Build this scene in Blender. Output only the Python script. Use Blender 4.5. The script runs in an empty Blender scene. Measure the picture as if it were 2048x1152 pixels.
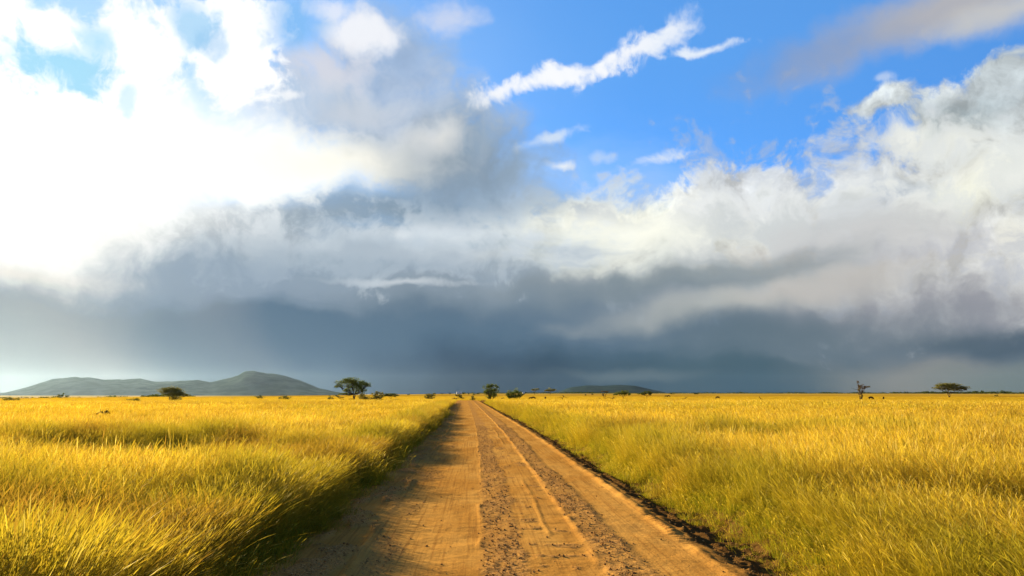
import bpy, bmesh, math, random
import numpy as np
from mathutils import Vector, Matrix, Euler

scene = bpy.context.scene
C = scene.collection
random.seed(7)
RNG = np.random.default_rng(11)

# ------------------------------------------------------------------ camera
F_PX = 1607.0                       # focal length in photo pixels (2048 wide)
HORIZON = 786.0                     # photo row of the true horizon
CAM_Z = 2.0
PITCH = math.atan((HORIZON - 576.0) / F_PX)
cam_data = bpy.data.cameras.new('camera')
cam_data.sensor_width = 36.0
cam_data.lens = 36.0 * F_PX / 2048.0
cam_data.clip_start = 0.1
cam_data.clip_end = 60000.0
cam = bpy.data.objects.new('camera', cam_data)
C.objects.link(cam)
cam.location = (0, 0, CAM_Z)
cam.rotation_euler = (math.pi / 2 + PITCH, 0, 0)
scene.camera = cam

SUN_AZ = math.radians(-38.0)        # clockwise from +Y
SUN_EL = math.radians(13.8)
EXPO = 1.8
K = 2.0 ** -EXPO

vs = scene.view_settings
vs.view_transform = 'Standard'
vs.look = 'None'
vs.exposure = EXPO
vs.gamma = 1.0
vs.use_curve_mapping = False
cy = scene.cycles
cy.max_bounces = 6
cy.diffuse_bounces = 3
cy.glossy_bounces = 2
cy.transmission_bounces = 4
cy.transparent_max_bounces = 8
cy.volume_bounces = 0
cy.caustics_reflective = False
cy.caustics_refractive = False


def lin(c, k=1.0):
    out = []
    for v in c:
        v = v / 255.0
        out.append((v / 12.92 if v <= 0.04045 else ((v + 0.055) / 1.055) ** 2.4) * k)
    return out


def pix_dir(px, py):
    r, u, f = (px - 1024.0) / F_PX, (576.0 - py) / F_PX, 1.0
    cp, sp = math.cos(PITCH), math.sin(PITCH)
    v = Vector((r, f * cp - u * sp, f * sp + u * cp))
    return v.normalized()


# ------------------------------------------------------------------ 2-D noise for the terrain and road shapes
def _hash(ix, iy, seed):
    h = (ix.astype(np.int64) * 374761393 + iy.astype(np.int64) * 668265263 + seed * 1274126177) & 0xFFFFFFFF
    h = ((h ^ (h >> 13)) * 1274126177) & 0xFFFFFFFF
    return ((h ^ (h >> 16)) & 0xFFFFFF) / float(0xFFFFFF)


def vnoise(x, y, seed=0):
    x = np.asarray(x, float); y = np.asarray(y, float)
    ix, iy = np.floor(x), np.floor(y)
    fx, fy = x - ix, y - iy
    fx = fx * fx * (3 - 2 * fx); fy = fy * fy * (3 - 2 * fy)
    a, b = _hash(ix, iy, seed), _hash(ix + 1, iy, seed)
    c, d = _hash(ix, iy + 1, seed), _hash(ix + 1, iy + 1, seed)
    return (a * (1 - fx) + b * fx) * (1 - fy) + (c * (1 - fx) + d * fx) * fy


def fbm(x, y, octaves=4, seed=0, gain=0.5):
    s, amp, tot = 0.0, 1.0, 0.0
    for o in range(octaves):
        s = s + amp * vnoise(np.asarray(x) * 2 ** o + 17.3 * o, np.asarray(y) * 2 ** o - 9.1 * o, seed + o)
        tot += amp
        amp *= gain
    return s / tot


def sstep(a, b, x):
    t = np.clip((np.asarray(x, float) - a) / (b - a), 0, 1)
    return t * t * (3 - 2 * t)


# ------------------------------------------------------------------ node helpers
class NT:
    def __init__(self, tree):
        self.t = tree
        self.n = tree.nodes
        self.l = tree.links

    def new(self, kind, **kw):
        nd = self.n.new(kind)
        for k, v in kw.items():
            setattr(nd, k, v)
        return nd

    def put(self, sock, val):
        if val is None:
            return
        if isinstance(val, bpy.types.NodeSocket):
            self.l.new(val, sock)
        else:
            sock.default_value = val

    def math(self, op, a, b=None, c=None, clamp=False):
        nd = self.new('ShaderNodeMath', operation=op, use_clamp=clamp)
        self.put(nd.inputs[0], a); self.put(nd.inputs[1], b); self.put(nd.inputs[2], c)
        return nd.outputs[0]

    def vmath(self, op, a, b=None, scale=None, out=0):
        nd = self.new('ShaderNodeVectorMath', operation=op)
        self.put(nd.inputs[0], a); self.put(nd.inputs[1], b)
        if scale is not None:
            self.put(nd.inputs['Scale'], scale)
        return nd.outputs[out]

    def maprange(self, v, a, b, c, d, interp='SMOOTHSTEP'):
        nd = self.new('ShaderNodeMapRange', interpolation_type=interp)
        for i, x in enumerate((v, a, b, c, d)):
            self.put(nd.inputs[i], x)
        return nd.outputs[0]

    def noise(self, vec, scale, detail, rough=0.5, dist=0.0, color=False):
        nd = self.new('ShaderNodeTexNoise')
        self.put(nd.inputs['Vector'], vec)
        nd.inputs['Scale'].default_value = scale
        nd.inputs['Detail'].default_value = detail
        nd.inputs['Roughness'].default_value = rough
        nd.inputs['Distortion'].default_value = dist
        return nd.outputs['Color' if color else 'Fac']

    def mix(self, fac, a, b, blend='MIX'):
        nd = self.new('ShaderNodeMix', data_type='RGBA', blend_type=blend, clamp_factor=True)
        self.put(nd.inputs[0], fac)
        for s, v in ((nd.inputs[6], a), (nd.inputs[7], b)):
            if isinstance(v, (list, tuple)) and len(v) == 3:
                v = (*v, 1.0)
            self.put(s, v)
        return nd.outputs[2]

    def ramp(self, fac, stops):
        nd = self.new('ShaderNodeValToRGB')
        cr = nd.color_ramp
        while len(cr.elements) < len(stops):
            cr.elements.new(0.5)
        for e, (p, c) in zip(cr.elements, stops):
            e.position = p
            e.color = (*c, 1.0)
        self.put(nd.inputs[0], fac)
        return nd.outputs[0]
# ------------------------------------------------------------------ sky
world = bpy.data.worlds.new('World')
scene.world = world
world.use_nodes = True
W = NT(world.node_tree)
W.n.clear()
UNIT = 18.0 / math.pi                # one sky unit is ten degrees


def sky_xy(px, py):
    v = pix_dir(px, py)
    return math.atan2(v.x, v.y) * UNIT, math.asin(v.z) * UNIT


gen = W.new('ShaderNodeTexCoord').outputs['Generated']
sep = W.new('ShaderNodeSeparateXYZ')
W.l.new(gen, sep.inputs[0])
az = W.math('MULTIPLY', W.math('ARCTAN2', sep.outputs[0], sep.outputs[1]), UNIT)
el = W.math('MULTIPLY', W.math('ARCSINE', sep.outputs[2]), UNIT)
cmb = W.new('ShaderNodeCombineXYZ')
W.l.new(az, cmb.inputs[0]); W.l.new(el, cmb.inputs[1])
P = cmb.outputs[0]
# slow and quick warps so that no cloud keeps a smooth outline
w1 = W.vmath('SCALE', W.vmath('SUBTRACT', W.noise(P, 1.1, 2.0, color=True), (0.5, 0.5, 0.5)), scale=0.42)
w2 = W.vmath('SCALE', W.vmath('SUBTRACT', W.noise(P, 4.5, 3.0, color=True), (0.5, 0.5, 0.5)), scale=0.13)
PW = W.vmath('ADD', W.vmath('ADD', P, w1), w2)
spw = W.new('ShaderNodeSeparateXYZ')
W.l.new(PW, spw.inputs[0])
PX, PY = spw.outputs[0], spw.outputs[1]
spq = W.new('ShaderNodeSeparateXYZ')
W.l.new(W.vmath('ADD', P, w2), spq.inputs[0])
QX, QY = spq.outputs[0], spq.outputs[1]
flat = W.vmath('MULTIPLY', PW, (0.6, 2.9, 1.0))
NA_raw = W.noise(PW, 2.5, 10.0, 0.62)
NA2_raw = W.noise(W.vmath('ADD', PW, (-0.09, 0.08, 0.0)), 2.5, 6.0, 0.6)
NB_raw = W.noise(flat, 1.0, 7.0, 0.55)
NC_raw = W.noise(PW, 8.0, 6.0, 0.62)
NA = W.math('MULTIPLY_ADD', NC_raw, 2.2, W.math('MULTIPLY_ADD', NA_raw, 4.6, -3.40))       # about -1..1
NB = W.math('MULTIPLY', W.math('SUBTRACT', NB_raw, 0.5), 4.0)
REL = W.math('MULTIPLY', W.math('SUBTRACT', NA_raw, NA2_raw), 11.0)  # light on the sunward side of each billow

sky = W.new('ShaderNodeTexSky', sky_type='NISHITA')
sky.sun_disc = False
sky.sun_elevation = SUN_EL
sky.sun_rotation = SUN_AZ
sky.altitude = 1500.0
sky.air_density = 1.0
sky.dust_density = 0.4
sky.ozone_density = 2.5
SKY_STRENGTH = 0.066
clear = W.mix(1.0, sky.outputs[0], (0.34, 0.68, 1.06), 'MULTIPLY')
col = clear

# broken cloud over the rest of the sky, outside the part seen from the road
side = W.maprange(W.math('ABSOLUTE', az), 4.0, 5.5, 0.0, 1.0)
cover = W.maprange(W.math('ADD', NA, W.math('MULTIPLY', NB, 0.6)), -0.5, 0.7, 0.0, 0.9)
over = W.maprange(el, 3.6, 5.0, 0.0, 1.0)
where = W.math('MULTIPLY', W.math('MAXIMUM', side, over), cover)
col = W.mix(where, col, [v / SKY_STRENGTH for v in lin((104, 114, 128), K)])


def cloud(cx, cy_, rx, ry, c, op=1.0, soft=0.5, na=0.0, nb=0.0, rel=0.0, rot=0.0, gain=1.0, warp=True):
    """one body of cloud: centre and size given where it stands in the sky, colour c"""
    global col
    x, y = sky_xy(cx, cy_)
    x1, y1 = sky_xy(cx + 20, cy_)
    x2, y2 = sky_xy(cx, cy_ - 20)
    sx = rx * math.hypot(x1 - x, y1 - y) / 20.0
    sy = ry * math.hypot(x2 - x, y2 - y) / 20.0
    # (kept to plain numbers: conversions between socket types would exhaust the shader's stack)
    cr, sr = math.cos(math.radians(rot)), math.sin(math.radians(rot))
    qx, qy = (PX, PY) if warp else (QX, QY)
    u = W.math('MULTIPLY_ADD', qx, cr / sx, W.math('MULTIPLY_ADD', qy, sr / sx, -(cr * x + sr * y) / sx))
    v = W.math('MULTIPLY_ADD', qx, -sr / sy, W.math('MULTIPLY_ADD', qy, cr / sy, (sr * x - cr * y) / sy))
    d = W.math('SQRT', W.math('MULTIPLY_ADD', u, u, W.math('MULTIPLY', v, v)))
    if na:
        d = W.math('MULTIPLY_ADD', NA, -na, d)
    if nb:
        d = W.math('MULTIPLY_ADD', NB, -nb, d)
    a = W.maprange(d, 1.0 - soft, 1.0 + soft, op, 0.0)
    base = [v * gain / SKY_STRENGTH for v in lin(c, K)]
    if rel:
        k = W.math('MULTIPLY_ADD', REL, rel, 0.5)
        base = W.mix(k, [v * 0.62 for v in base], [v * 1.3 for v in base])
    col = W.mix(a, col, base)

cloud(1300, 60, 900, 260, (104, 172, 240), 0.55, 1.0)
# thin bright veil towards the sun
cloud(60, 150, 800, 500, (206, 236, 255), 0.65, 1.0)
cloud(1000, 480, 420, 140, (198, 220, 236), 0.7, 0.8, nb=0.35)
cloud(900, 620, 1500, 130, (150, 165, 178), 1.0, 0.35, nb=0.25)
# the rain-dark band along the horizon
cloud(1000, 870, 2300, 278, (52, 86, 110), 1.0, 0.38, nb=0.12)
cloud(900, 745, 460, 105, (2, 48, 80), 1.0, 0.9, nb=0.1)
cloud(1480, 690, 330, 110, (72, 98, 110), 0.8, 0.9, nb=0.15)
cloud(1260, 752, 130, 12, (94, 112, 122), 0.6, 0.8)
cloud(360, 650, 420, 120, (70, 100, 132), 0.9, 0.8, nb=0.15)
cloud(520, 680, 320, 110, (76, 106, 134), 0.85, 0.9, nb=0.15)
cloud(-30, 690, 340, 200, (158, 164, 168), 0.85, 0.95)
cloud(420, 590, 170, 50, (160, 160, 164), 0.35, 0.95, rot=-55)
cloud(140, 640, 200, 60, (180, 174, 172), 0.35, 0.95, rot=-40)
cloud(1880, 752, 220, 46, (146, 146, 140), 0.8, 0.9, nb=0.2)
cloud(2010, 752, 140, 38, (112, 128, 128), 0.8, 0.7)
# wide grey-white bank on the right
cloud(1560, 525, 780, 120, (182, 187, 192), 1.0, 0.6, na=0.06, nb=0.3)
cloud(1880, 565, 420, 110, (178, 176, 180), 0.9, 0.8, na=0.05, nb=0.2)
cloud(1880, 440, 430, 180, (224, 226, 222), 1.0, 0.3, na=0.35, rel=0.35)
cloud(1330, 470, 340, 88, (238, 241, 230), 1.0, 0.4, na=0.35, nb=0.2, rel=0.4)
cloud(1490, 375, 140, 56, (232, 236, 238), 1.0, 0.3, na=0.5, rel=0.35)
cloud(1400, 400, 110, 40, (230, 233, 232), 1.0, 0.4, na=0.5, rel=0.3)
cloud(1160, 410, 40, 14, (242, 245, 240), 0.9, 0.6, na=0.5)
cloud(1130, 505, 190, 46, (244, 247, 236), 0.95, 0.5, na=0.35, nb=0.3, rel=0.25)
cloud(1230, 480, 120, 40, (255, 255, 240), 0.95, 0.7, na=0.4)
cloud(1960, 260, 190, 95, (210, 216, 217), 1.0, 0.22, na=0.42, rel=0.35, rot=12)
cloud(2010, 175, 100, 50, (196, 206, 210), 1.0, 0.25, na=0.42, rel=0.3, rot=20)
cloud(1775, 215, 70, 28, (212, 220, 222), 1.0, 0.35, na=0.5, rel=0.35)
cloud(1920, 250, 120, 40, (172, 186, 192), 0.85, 0.7, na=0.4, rel=0.2)
cloud(1800, 285, 60, 30, (242, 243, 234), 0.9, 0.7, na=0.5)
cloud(1900, 300, 70, 22, (236, 238, 230), 0.7, 0.8, na=0.5)
cloud(1920, 405, 170, 48, (248, 248, 228), 0.9, 0.8, na=0.4, rot=20)
cloud(1770, 400, 110, 34, (176, 187, 194), 0.8, 0.7, na=0.5, rot=10)
cloud(1810, 450, 110, 28, (250, 250, 230), 0.9, 0.8, na=0.4)
cloud(2050, 480, 40, 50, (248, 248, 234), 0.9, 0.5, na=0.4)
cloud(1550, 520, 150, 60, (208, 203, 196), 0.7, 0.8, na=0.3)
cloud(1440, 450, 130, 26, (198, 205, 210), 0.7, 0.8, na=0.5)
cloud(1620, 440, 140, 30, (214, 214, 210), 0.7, 0.8, na=0.5)
# broken light and shade through the bank
cloud(1250, 460, 330, 80, (255, 255, 240), 0.55, 0.6, na=0.9)
cloud(1700, 430, 380, 130, (174, 187, 206), 0.5, 0.5, na=1.3, warp=False)
cloud(1540, 440, 260, 70, (250, 251, 246), 0.5, 0.6, na=0.8)
cloud(1930, 350, 160, 90, (246, 247, 238), 0.5, 0.6, na=0.8)
cloud(1350, 490, 320, 60, (186, 194, 196), 0.5, 0.5, na=0.9, nb=0.9, warp=False)
cloud(1800, 510, 320, 60, (198, 194, 194), 0.5, 0.9, na=0.4, nb=0.4)
cloud(1210, 485, 150, 40, (255, 255, 240), 0.85, 0.8, na=0.5, gain=1.05)
cloud(1110, 500, 120, 26, (250, 252, 240), 0.8, 0.8, na=0.5)
# darker bellies and streaks under it
cloud(1400, 560, 260, 28, (134, 146, 152), 0.8, 0.7, nb=0.5, rot=6)
cloud(1080, 585, 320, 36, (128, 142, 150), 0.8, 0.7, nb=0.5)
cloud(1050, 650, 620, 52, (82, 110, 134), 0.85, 0.95, nb=0.25)
cloud(1500, 600, 260, 24, (194, 196, 190), 0.8, 0.95, nb=0.3, rot=7)
cloud(1640, 570, 160, 20, (196, 192, 186), 0.7, 0.8, nb=0.5, rot=8)
cloud(1820, 615, 260, 46, (152, 152, 160), 0.7, 0.95, nb=0.25)
cloud(2000, 680, 230, 30, (72, 92, 108), 0.85, 0.7, nb=0.2, rot=-3)
cloud(1600, 660, 260, 44, (92, 112, 124), 0.75, 0.95, nb=0.2)
# left: grey middle deck
cloud(450, 500, 560, 66, (172, 183, 194), 1.0, 0.6, nb=0.4)
cloud(820, 505, 300, 56, (166, 184, 198), 0.8, 0.7, nb=0.55, rel=0.15)
cloud(620, 565, 420, 34, (132, 149, 166), 0.7, 0.8, nb=0.5)
cloud(790, 425, 290, 40, (124, 145, 162), 0.9, 0.95, nb=0.25, rot=6)
cloud(380, 470, 240, 36, (168, 176, 184), 0.85, 0.8, nb=0.35)
cloud(560, 440, 160, 22, (150, 164, 176), 0.7, 0.8, nb=0.5, rot=5)
cloud(1010, 400, 60, 40, (214, 226, 234), 0.6, 0.9, na=0.5)
cloud(880, 470, 150, 14, (224, 231, 234), 0.55, 0.9, na=0.4, nb=0.6, warp=False)
cloud(930, 508, 150, 13, (228, 233, 232), 0.55, 0.9, na=0.4, nb=0.6, warp=False)
cloud(700, 500, 180, 12, (196, 206, 214), 0.5, 0.9, na=0.4, nb=0.6, warp=False)
cloud(790, 562, 130, 6, (206, 214, 220), 0.75, 0.9, na=0.6, warp=False)
cloud(805, 478, 18, 9, (234, 238, 240), 0.7, 0.9, na=0.4, warp=False)
cloud(760, 490, 330, 60, (218, 228, 236), 0.5, 0.5, na=0.9, nb=1.0, warp=False)
cloud(700, 530, 330, 40, (128, 148, 168), 0.5, 0.8, na=0.4, nb=1.0)
cloud(300, 560, 360, 40, (136, 154, 176), 0.5, 0.7, nb=0.9)
# left: grey cumulus turning its lit side to the sun
cloud(860, 300, 220, 112, (146, 168, 190), 1.0, 0.45, na=0.28, rel=0.10, rot=-12)
cloud(890, 320, 90, 40, (130, 148, 164), 0.6, 0.9, na=0.4)
cloud(785, 140, 122, 110, (164, 188, 220), 0.95, 0.45, na=0.28, rel=0.06)
cloud(620, 200, 150, 90, (186, 204, 226), 0.9, 0.6, na=0.35, rel=0.05)
cloud(735, 65, 66, 36, (244, 246, 251), 0.95, 0.6, na=0.45)
cloud(650, 130, 90, 40, (218, 218, 226), 0.8, 0.7, na=0.45)
cloud(730, 215, 80, 30, (194, 202, 212), 0.8, 0.7, na=0.4)
# left: the blown-out mass in front of the sun
cloud(240, 300, 330, 165, (255, 255, 250), 1.0, 0.55, na=0.15, gain=1.15)
cloud(30, 300, 300, 200, (255, 255, 250), 1.0, 0.5, na=0.15, gain=1.2)
cloud(560, 330, 190, 66, (255, 254, 244), 1.0, 0.6, na=0.3, gain=1.1, rot=4)
cloud(720, 320, 140, 44, (255, 252, 238), 0.85, 0.9, na=0.3, rot=4)
cloud(868, 278, 56, 26, (236, 234, 226), 0.8, 0.85, na=0.4)
cloud(470, 80, 100, 120, (255, 255, 255), 1.0, 0.25, na=0.5, gain=1.1)
cloud(280, 90, 100, 110, (255, 255, 255), 1.0, 0.25, na=0.45, gain=1.1)
cloud(60, 45, 140, 56, (255, 255, 255), 1.0, 0.3, na=0.45, gain=1.1)
cloud(30, 200, 180, 70, (255, 255, 252), 1.0, 0.35, na=0.4, gain=1.15)
cloud(60, 450, 190, 90, (254, 250, 242), 0.95, 0.8, na=0.2, gain=1.05)
cloud(125, 120, 92, 50, (158, 217, 246), 0.95, 0.4, na=0.7)
cloud(190, 70, 44, 30, (180, 226, 250), 0.8, 0.5, na=0.7)
cloud(385, 40, 34, 36, (150, 206, 244), 0.8, 0.8, na=1.0)
cloud(430, 70, 26, 20, (150, 200, 240), 0.6, 0.8, na=1.0)
cloud(265, 180, 18, 34, (200, 234, 252), 0.7, 0.6, na=0.7)
cloud(585, 45, 60, 56, (124, 186, 242), 0.7, 0.7, na=0.7)
cloud(30, 540, 160, 18, (232, 222, 212), 0.6, 0.9, nb=0.3)
# wisps in the blue
cloud(1005, 180, 52, 15, (250, 252, 255), 0.95, 0.9, na=1.15, rot=22, warp=False)
cloud(1060, 166, 60, 13, (250, 252, 255), 0.95, 0.9, na=1.15, rot=8, warp=False)
cloud(1130, 150, 90, 11, (250, 252, 255), 0.95, 0.9, na=1.15, rot=4, warp=False)
cloud(1215, 122, 44, 12, (250, 252, 255), 0.95, 0.9, na=1.15, rot=38, warp=False)
cloud(1275, 100, 56, 14, (248, 250, 254), 0.95, 0.9, na=1.15, rot=28, warp=False)
cloud(1335, 70, 56, 22, (238, 244, 252), 0.9, 0.9, na=0.9, rot=32, warp=False)
cloud(1405, 103, 58, 9, (232, 241, 252), 0.95, 0.8, na=0.9, rot=6, warp=False)
cloud(1100, 274, 52, 9, (220, 233, 246), 0.8, 0.9, na=0.9, rot=16, warp=False)
cloud(1120, 332, 22, 8, (242, 247, 251), 0.9, 0.8, na=0.9, warp=False)
cloud(1320, 318, 42, 10, (222, 233, 247), 0.8, 0.8, na=0.9, rot=8, warp=False)
cloud(1205, 312, 24, 8, (196, 218, 245), 0.6, 0.8, na=0.8, warp=False)
cloud(580, 193, 18, 6, (250, 252, 254), 0.8, 0.8, na=0.8, warp=False)
cloud(895, 15, 42, 36, (208, 218, 240), 0.85, 0.8, na=0.5)
cloud(675, 10, 40, 20, (236, 240, 250), 0.8, 0.8, na=0.6)
cloud(1765, 152, 20, 7, (196, 214, 242), 0.7, 0.8, na=0.8, warp=False)
# grey sheet across the upper right
cloud(1890, 30, 300, 56, (178, 179, 186), 1.0, 0.75, na=0.2, nb=0.15, rot=9)
cloud(1650, 110, 150, 36, (124, 152, 196), 0.5, 0.9, na=0.2, rot=5)
cloud(2000, 45, 120, 30, (204, 203, 198), 0.8, 0.9, na=0.2, rot=8)
cloud(810, 235, 150, 70, (206, 216, 230), 0.4, 0.9, na=0.7)
cloud(900, 335, 150, 50, (128, 148, 168), 0.4, 0.9, na=0.5, nb=0.5)


bg = W.new('ShaderNodeBackground')
bg.inputs['Strength'].default_value = SKY_STRENGTH
W.l.new(col, bg.inputs['Color'])
wo = W.new('ShaderNodeOutputWorld')
W.l.new(bg.outputs[0], wo.inputs['Surface'])
world.cycles.sampling_method = 'MANUAL'
world.cycles.sample_map_resolution = 512

# ------------------------------------------------------------------ sun
sun_data = bpy.data.lights.new('sun', 'SUN')
sun_data.energy = 5.0
sun_data.angle = math.radians(0.6)
sun_data.color = (1.0, 0.81, 0.50)
sun = bpy.data.objects.new('sun', sun_data)
C.objects.link(sun)
sd = Vector((math.sin(SUN_AZ) * math.cos(SUN_EL), math.cos(SUN_AZ) * math.cos(SUN_EL), math.sin(SUN_EL)))
sun.rotation_euler = sd.to_track_quat('Z', 'Y').to_euler()
sun.location = sd * 50


# ------------------------------------------------------------------ scene helpers
def tag(o, label=None, cat=None, group=None, kind=None):
    if label: o['label'] = label
    if cat: o['category'] = cat
    if group: o['group'] = group
    if kind: o['kind'] = kind
    return o


def mesh_np(name, verts, faces, mats=(), smooth=True, colors=None):
    """verts (n,3), faces (m,k) with one k"""
    me = bpy.data.meshes.new(name)
    verts = np.asarray(verts, np.float32)
    faces = np.asarray(faces, np.int32)
    k = faces.shape[1]
    me.vertices.add(len(verts))
    me.vertices.foreach_set('co', verts.ravel())
    me.loops.add(faces.size)
    me.loops.foreach_set('vertex_index', faces.ravel())
    me.polygons.add(len(faces))
    me.polygons.foreach_set('loop_start', np.arange(0, faces.size, k, dtype=np.int32))
    me.polygons.foreach_set('loop_total', np.full(len(faces), k, np.int32))
    me.polygons.foreach_set('use_smooth', np.full(len(faces), smooth, bool))
    for m in mats:
        me.materials.append(m)
    if colors:
        for cname, arr in colors.items():
            at = me.attributes.new(cname, 'FLOAT_COLOR', 'POINT')
            a4 = np.ones((len(verts), 4), np.float32)
            a4[:, :arr.shape[1]] = arr
            at.data.foreach_set('color', a4.ravel())
    me.update(calc_edges=True)
    return me


def link(name, me, parent=None):
    o = bpy.data.objects.new(name, me)
    C.objects.link(o)
    if parent is not None:
        o.parent = parent
    return o


def grid_faces(nr, nc):
    i = np.arange(nr - 1)[:, None] * nc + np.arange(nc - 1)[None, :]
    i = i.ravel()
    return np.stack([i, i + 1, i + 1 + nc, i + nc], 1)


def material(name):
    m = bpy.data.materials.new(name)
    m.use_nodes = True
    t = NT(m.node_tree)
    bs = t.n['Principled BSDF']
    bs.inputs['Roughness'].default_value = 0.9
    bs.inputs['Specular IOR Level'].default_value = 0.0
    return m, t, bs


# ------------------------------------------------------------------ lie of the land
def road_x(y):
    """centre line of the track: a gentle bend to the left"""
    y = np.asarray(y, float)
    yy = np.clip(y, -60, 3000)
    bend = np.where(yy > 18, np.where(yy < 58, (yy - 18) ** 2 / 80.0, (yy - 38.0)), 0.0)
    return -0.0417 * yy - 0.0168 * bend


def land_z(x, y):
    x = np.asarray(x, float); y = np.asarray(y, float)
    r = np.hypot(x, y)
    a = np.degrees(np.arctan2(x, np.maximum(y, 1e-3)))
    a = np.where(y < 0, np.sign(x) * 90.0, a)
    z = -0.5 * sstep(190, 330, r)
    dc = np.interp(a, [-90, -33, -27, -18, -11, -6, -3, 0, 90], [310, 330, 410, 640, 1000, 1700, 3200, 9000, 9000])
    z = z - 24.0 * sstep(dc, dc * 1.0 + 1500.0, r)
    near = sstep(4.0, 9.0, np.abs(x - road_x(y))) * (1 - 0.6 * sstep(70, 150, r))
    z = z + near * ((fbm(x / 7.0, y / 7.0, 3, 3) - 0.5) * 0.30 * (1 - sstep(150, 400, r)) + (fbm(x / 45.0, y / 45.0, 2, 5) - 0.5) * 0.35)
    return z


ROAD_L, ROAD_R = -3.2, 4.9            # the graded strip, kerb to kerb of the grass


def road_profile(X, y):
    """height of the track across (X) and along (y); also the stoniness and the dampness of its surface"""
    wob = (fbm(y / 3.1, y * 0 + 2.0, 3, 21) - 0.5)
    wob2 = (fbm(y / 1.3, y * 0 + 7.0, 3, 27) - 0.5)
    wob3 = (fbm(y / 2.3, y * 0 + 12.0, 3, 33) - 0.5)
    g = lambda c, w: np.exp(-((X - c) / w) ** 2)
    box = lambda a, b, s: sstep(a - s, a + s, X) * (1 - sstep(b - s, b + s, X))
    h = 0.03 * (1 - (X / 3.0) ** 2)
    fine = fbm(X / 0.09, y / 0.09, 3, 41) - 0.5
    mid = fbm(X / 0.35, y / 0.5, 4, 43) - 0.5
    tread = np.sin(y * 2 * math.pi / 0.16 + X * 9.0) * 0.35 * sstep(0.4, 0.6, fbm(y / 1.7, y * 0 + 31, 2, 45))
    ripple = fbm(X / 0.9, y / 0.28, 3, 47) - 0.5           # faint cross corrugation
    # gravel strip left between the wheel tracks
    e0, e1 = 0.08 + 0.12 * wob2, 0.62 + 0.30 * wob + 0.25 * wob2
    st1 = box(e0, e1, 0.07) * (0.55 + 0.45 * sstep(0.35, 0.62, fbm(X / 0.5, y / 1.1, 3, 51)))
    h = h + 0.009 * sstep(0.38, 0.6, fbm(y / 1.4, y * 0 + 8, 3, 83)) * g(0.06 + 0.10 * wob2, 0.04) * (1.0 + wob + 3.0 * mid)
    # the windrow right of the second track
    c2 = 1.42 + 0.12 * wob3
    h = h + 0.026 * g(c2, 0.055) * (0.7 + wob2 + 1.6 * mid)
    st2 = box(c2, c2 + 0.52 + 0.25 * wob, 0.09) * (0.6 + 0.4 * sstep(0.35, 0.62, fbm(X / 0.5, y / 1.1, 3, 57)))
    h = h + 0.022 * st2
    # third, narrower tyre line in the right lane
    h = h + 0.012 * g(1.02 + 0.15 * wob, 0.035) * sstep(0.45, 0.62, fbm(y / 2.2, y * 0, 2, 61))
    # lip at the right edge, ditch, small ridge, ditch, bank
    lip = 2.80 + 0.10 * wob
    h = h + 0.042 * g(lip, 0.10) * (0.9 + 1.3 * mid + 0.8 * tread)
    h = h - 0.22 * box(lip + 0.40, 4.25, 0.26)
    h = h + 0.15 * g(3.36 + 0.16 * wob2, 0.12) * (0.6 + wob3)
    h = h + 0.10 * sstep(3.9, 4.6, X)
    # left shoulder: two broken ridges of pushed-up clods
    c3, c4 = -1.35 + 0.2 * wob, -1.85 + 0.2 * wob3
    st3 = box(c3 - 0.1, c3 + 0.5, 0.12) * 0.55 * sstep(0.42, 0.62, fbm(X / 0.6, y / 1.6, 3, 67))
    h = h + 0.035 * g(c3 - 0.12, 0.07) * sstep(0.42, 0.6, fbm(y / 1.8, y * 0 + 3, 2, 71))
    st4 = box(-2.25, -1.5, 0.2) * sstep(0.48, 0.62, fbm(X / 0.45, y / 0.8, 3, 73))
    h = h + 0.05 * st4
    h = h + 0.10 * sstep(-2.7, -3.5, X)
    # loose clods thrown over the right wheel track
    st5 = box(0.6, 1.35, 0.15) * sstep(0.60, 0.68, fbm(X / 0.4, y / 0.35, 3, 77)) * 0.8
    ditch = box(lip + 0.22 + 0.5 * mid, 5.4, 0.12)
    stony = np.clip(st1 + st2 + st3 + st4 + st5 + 0.35 * ditch, 0, 1)
    fade = 1 - sstep(18, 60, y)
    h = h + stony * (fine * 0.028 + 0.008) * (0.3 + 0.7 * fade) + mid * 0.022 + ripple * 0.016 * (1 - stony)
    h = h + tread * 0.012 * (np.exp(-((X - 1.75) / 0.12) ** 2) + np.exp(-((X - 2.55) / 0.10) ** 2) + 0.6 * np.exp(-((X + 0.95) / 0.14) ** 2))
    h = h + ditch * (fbm(X / 0.22, y / 0.26, 4, 79) - 0.5) * 0.17
    return h, stony, ditch


# ground: one sheet in track coordinates so that it meets the road strip along a clean line
def geo(a, b, d0, k):
    out = [a]
    while out[-1] < b:
        out.append(out[-1] + max(d0, k * abs(out[-1] - a) + d0))
    return out

right = [ROAD_R - 0.02 + v for v in geo(0, 15000, 0.35, 0.055)]
left = [ROAD_L + 0.02 - v for v in geo(0, 15000, 0.35, 0.055)]
cols = np.array(left[::-1] + [ROAD_L + 0.25, 0.0, ROAD_R - 0.25] + right)
rows = np.array([-v for v in geo(3.0, 14000, 1.0, 0.12)][::-1] + geo(2.0, 17000, 0.5, 0.022))
XX, YY = np.meshgrid(cols, rows)
wx = XX + road_x(YY)
wz = land_z(wx, YY) + 0.10
inside = (XX > ROAD_L + 0.1) & (XX < ROAD_R - 0.1)
wz = np.where(inside, wz - 0.6 * (1 - sstep(252, 275, YY)), wz)
gm, gt, gb = material('dry_grass_plain')
geo_n = gt.new('ShaderNodeNewGeometry').outputs['Position']
n1 = gt.noise(gt.vmath('MULTIPLY', geo_n, (0.012, 0.012, 0)), 1.0, 6.0, 0.6)
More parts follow.
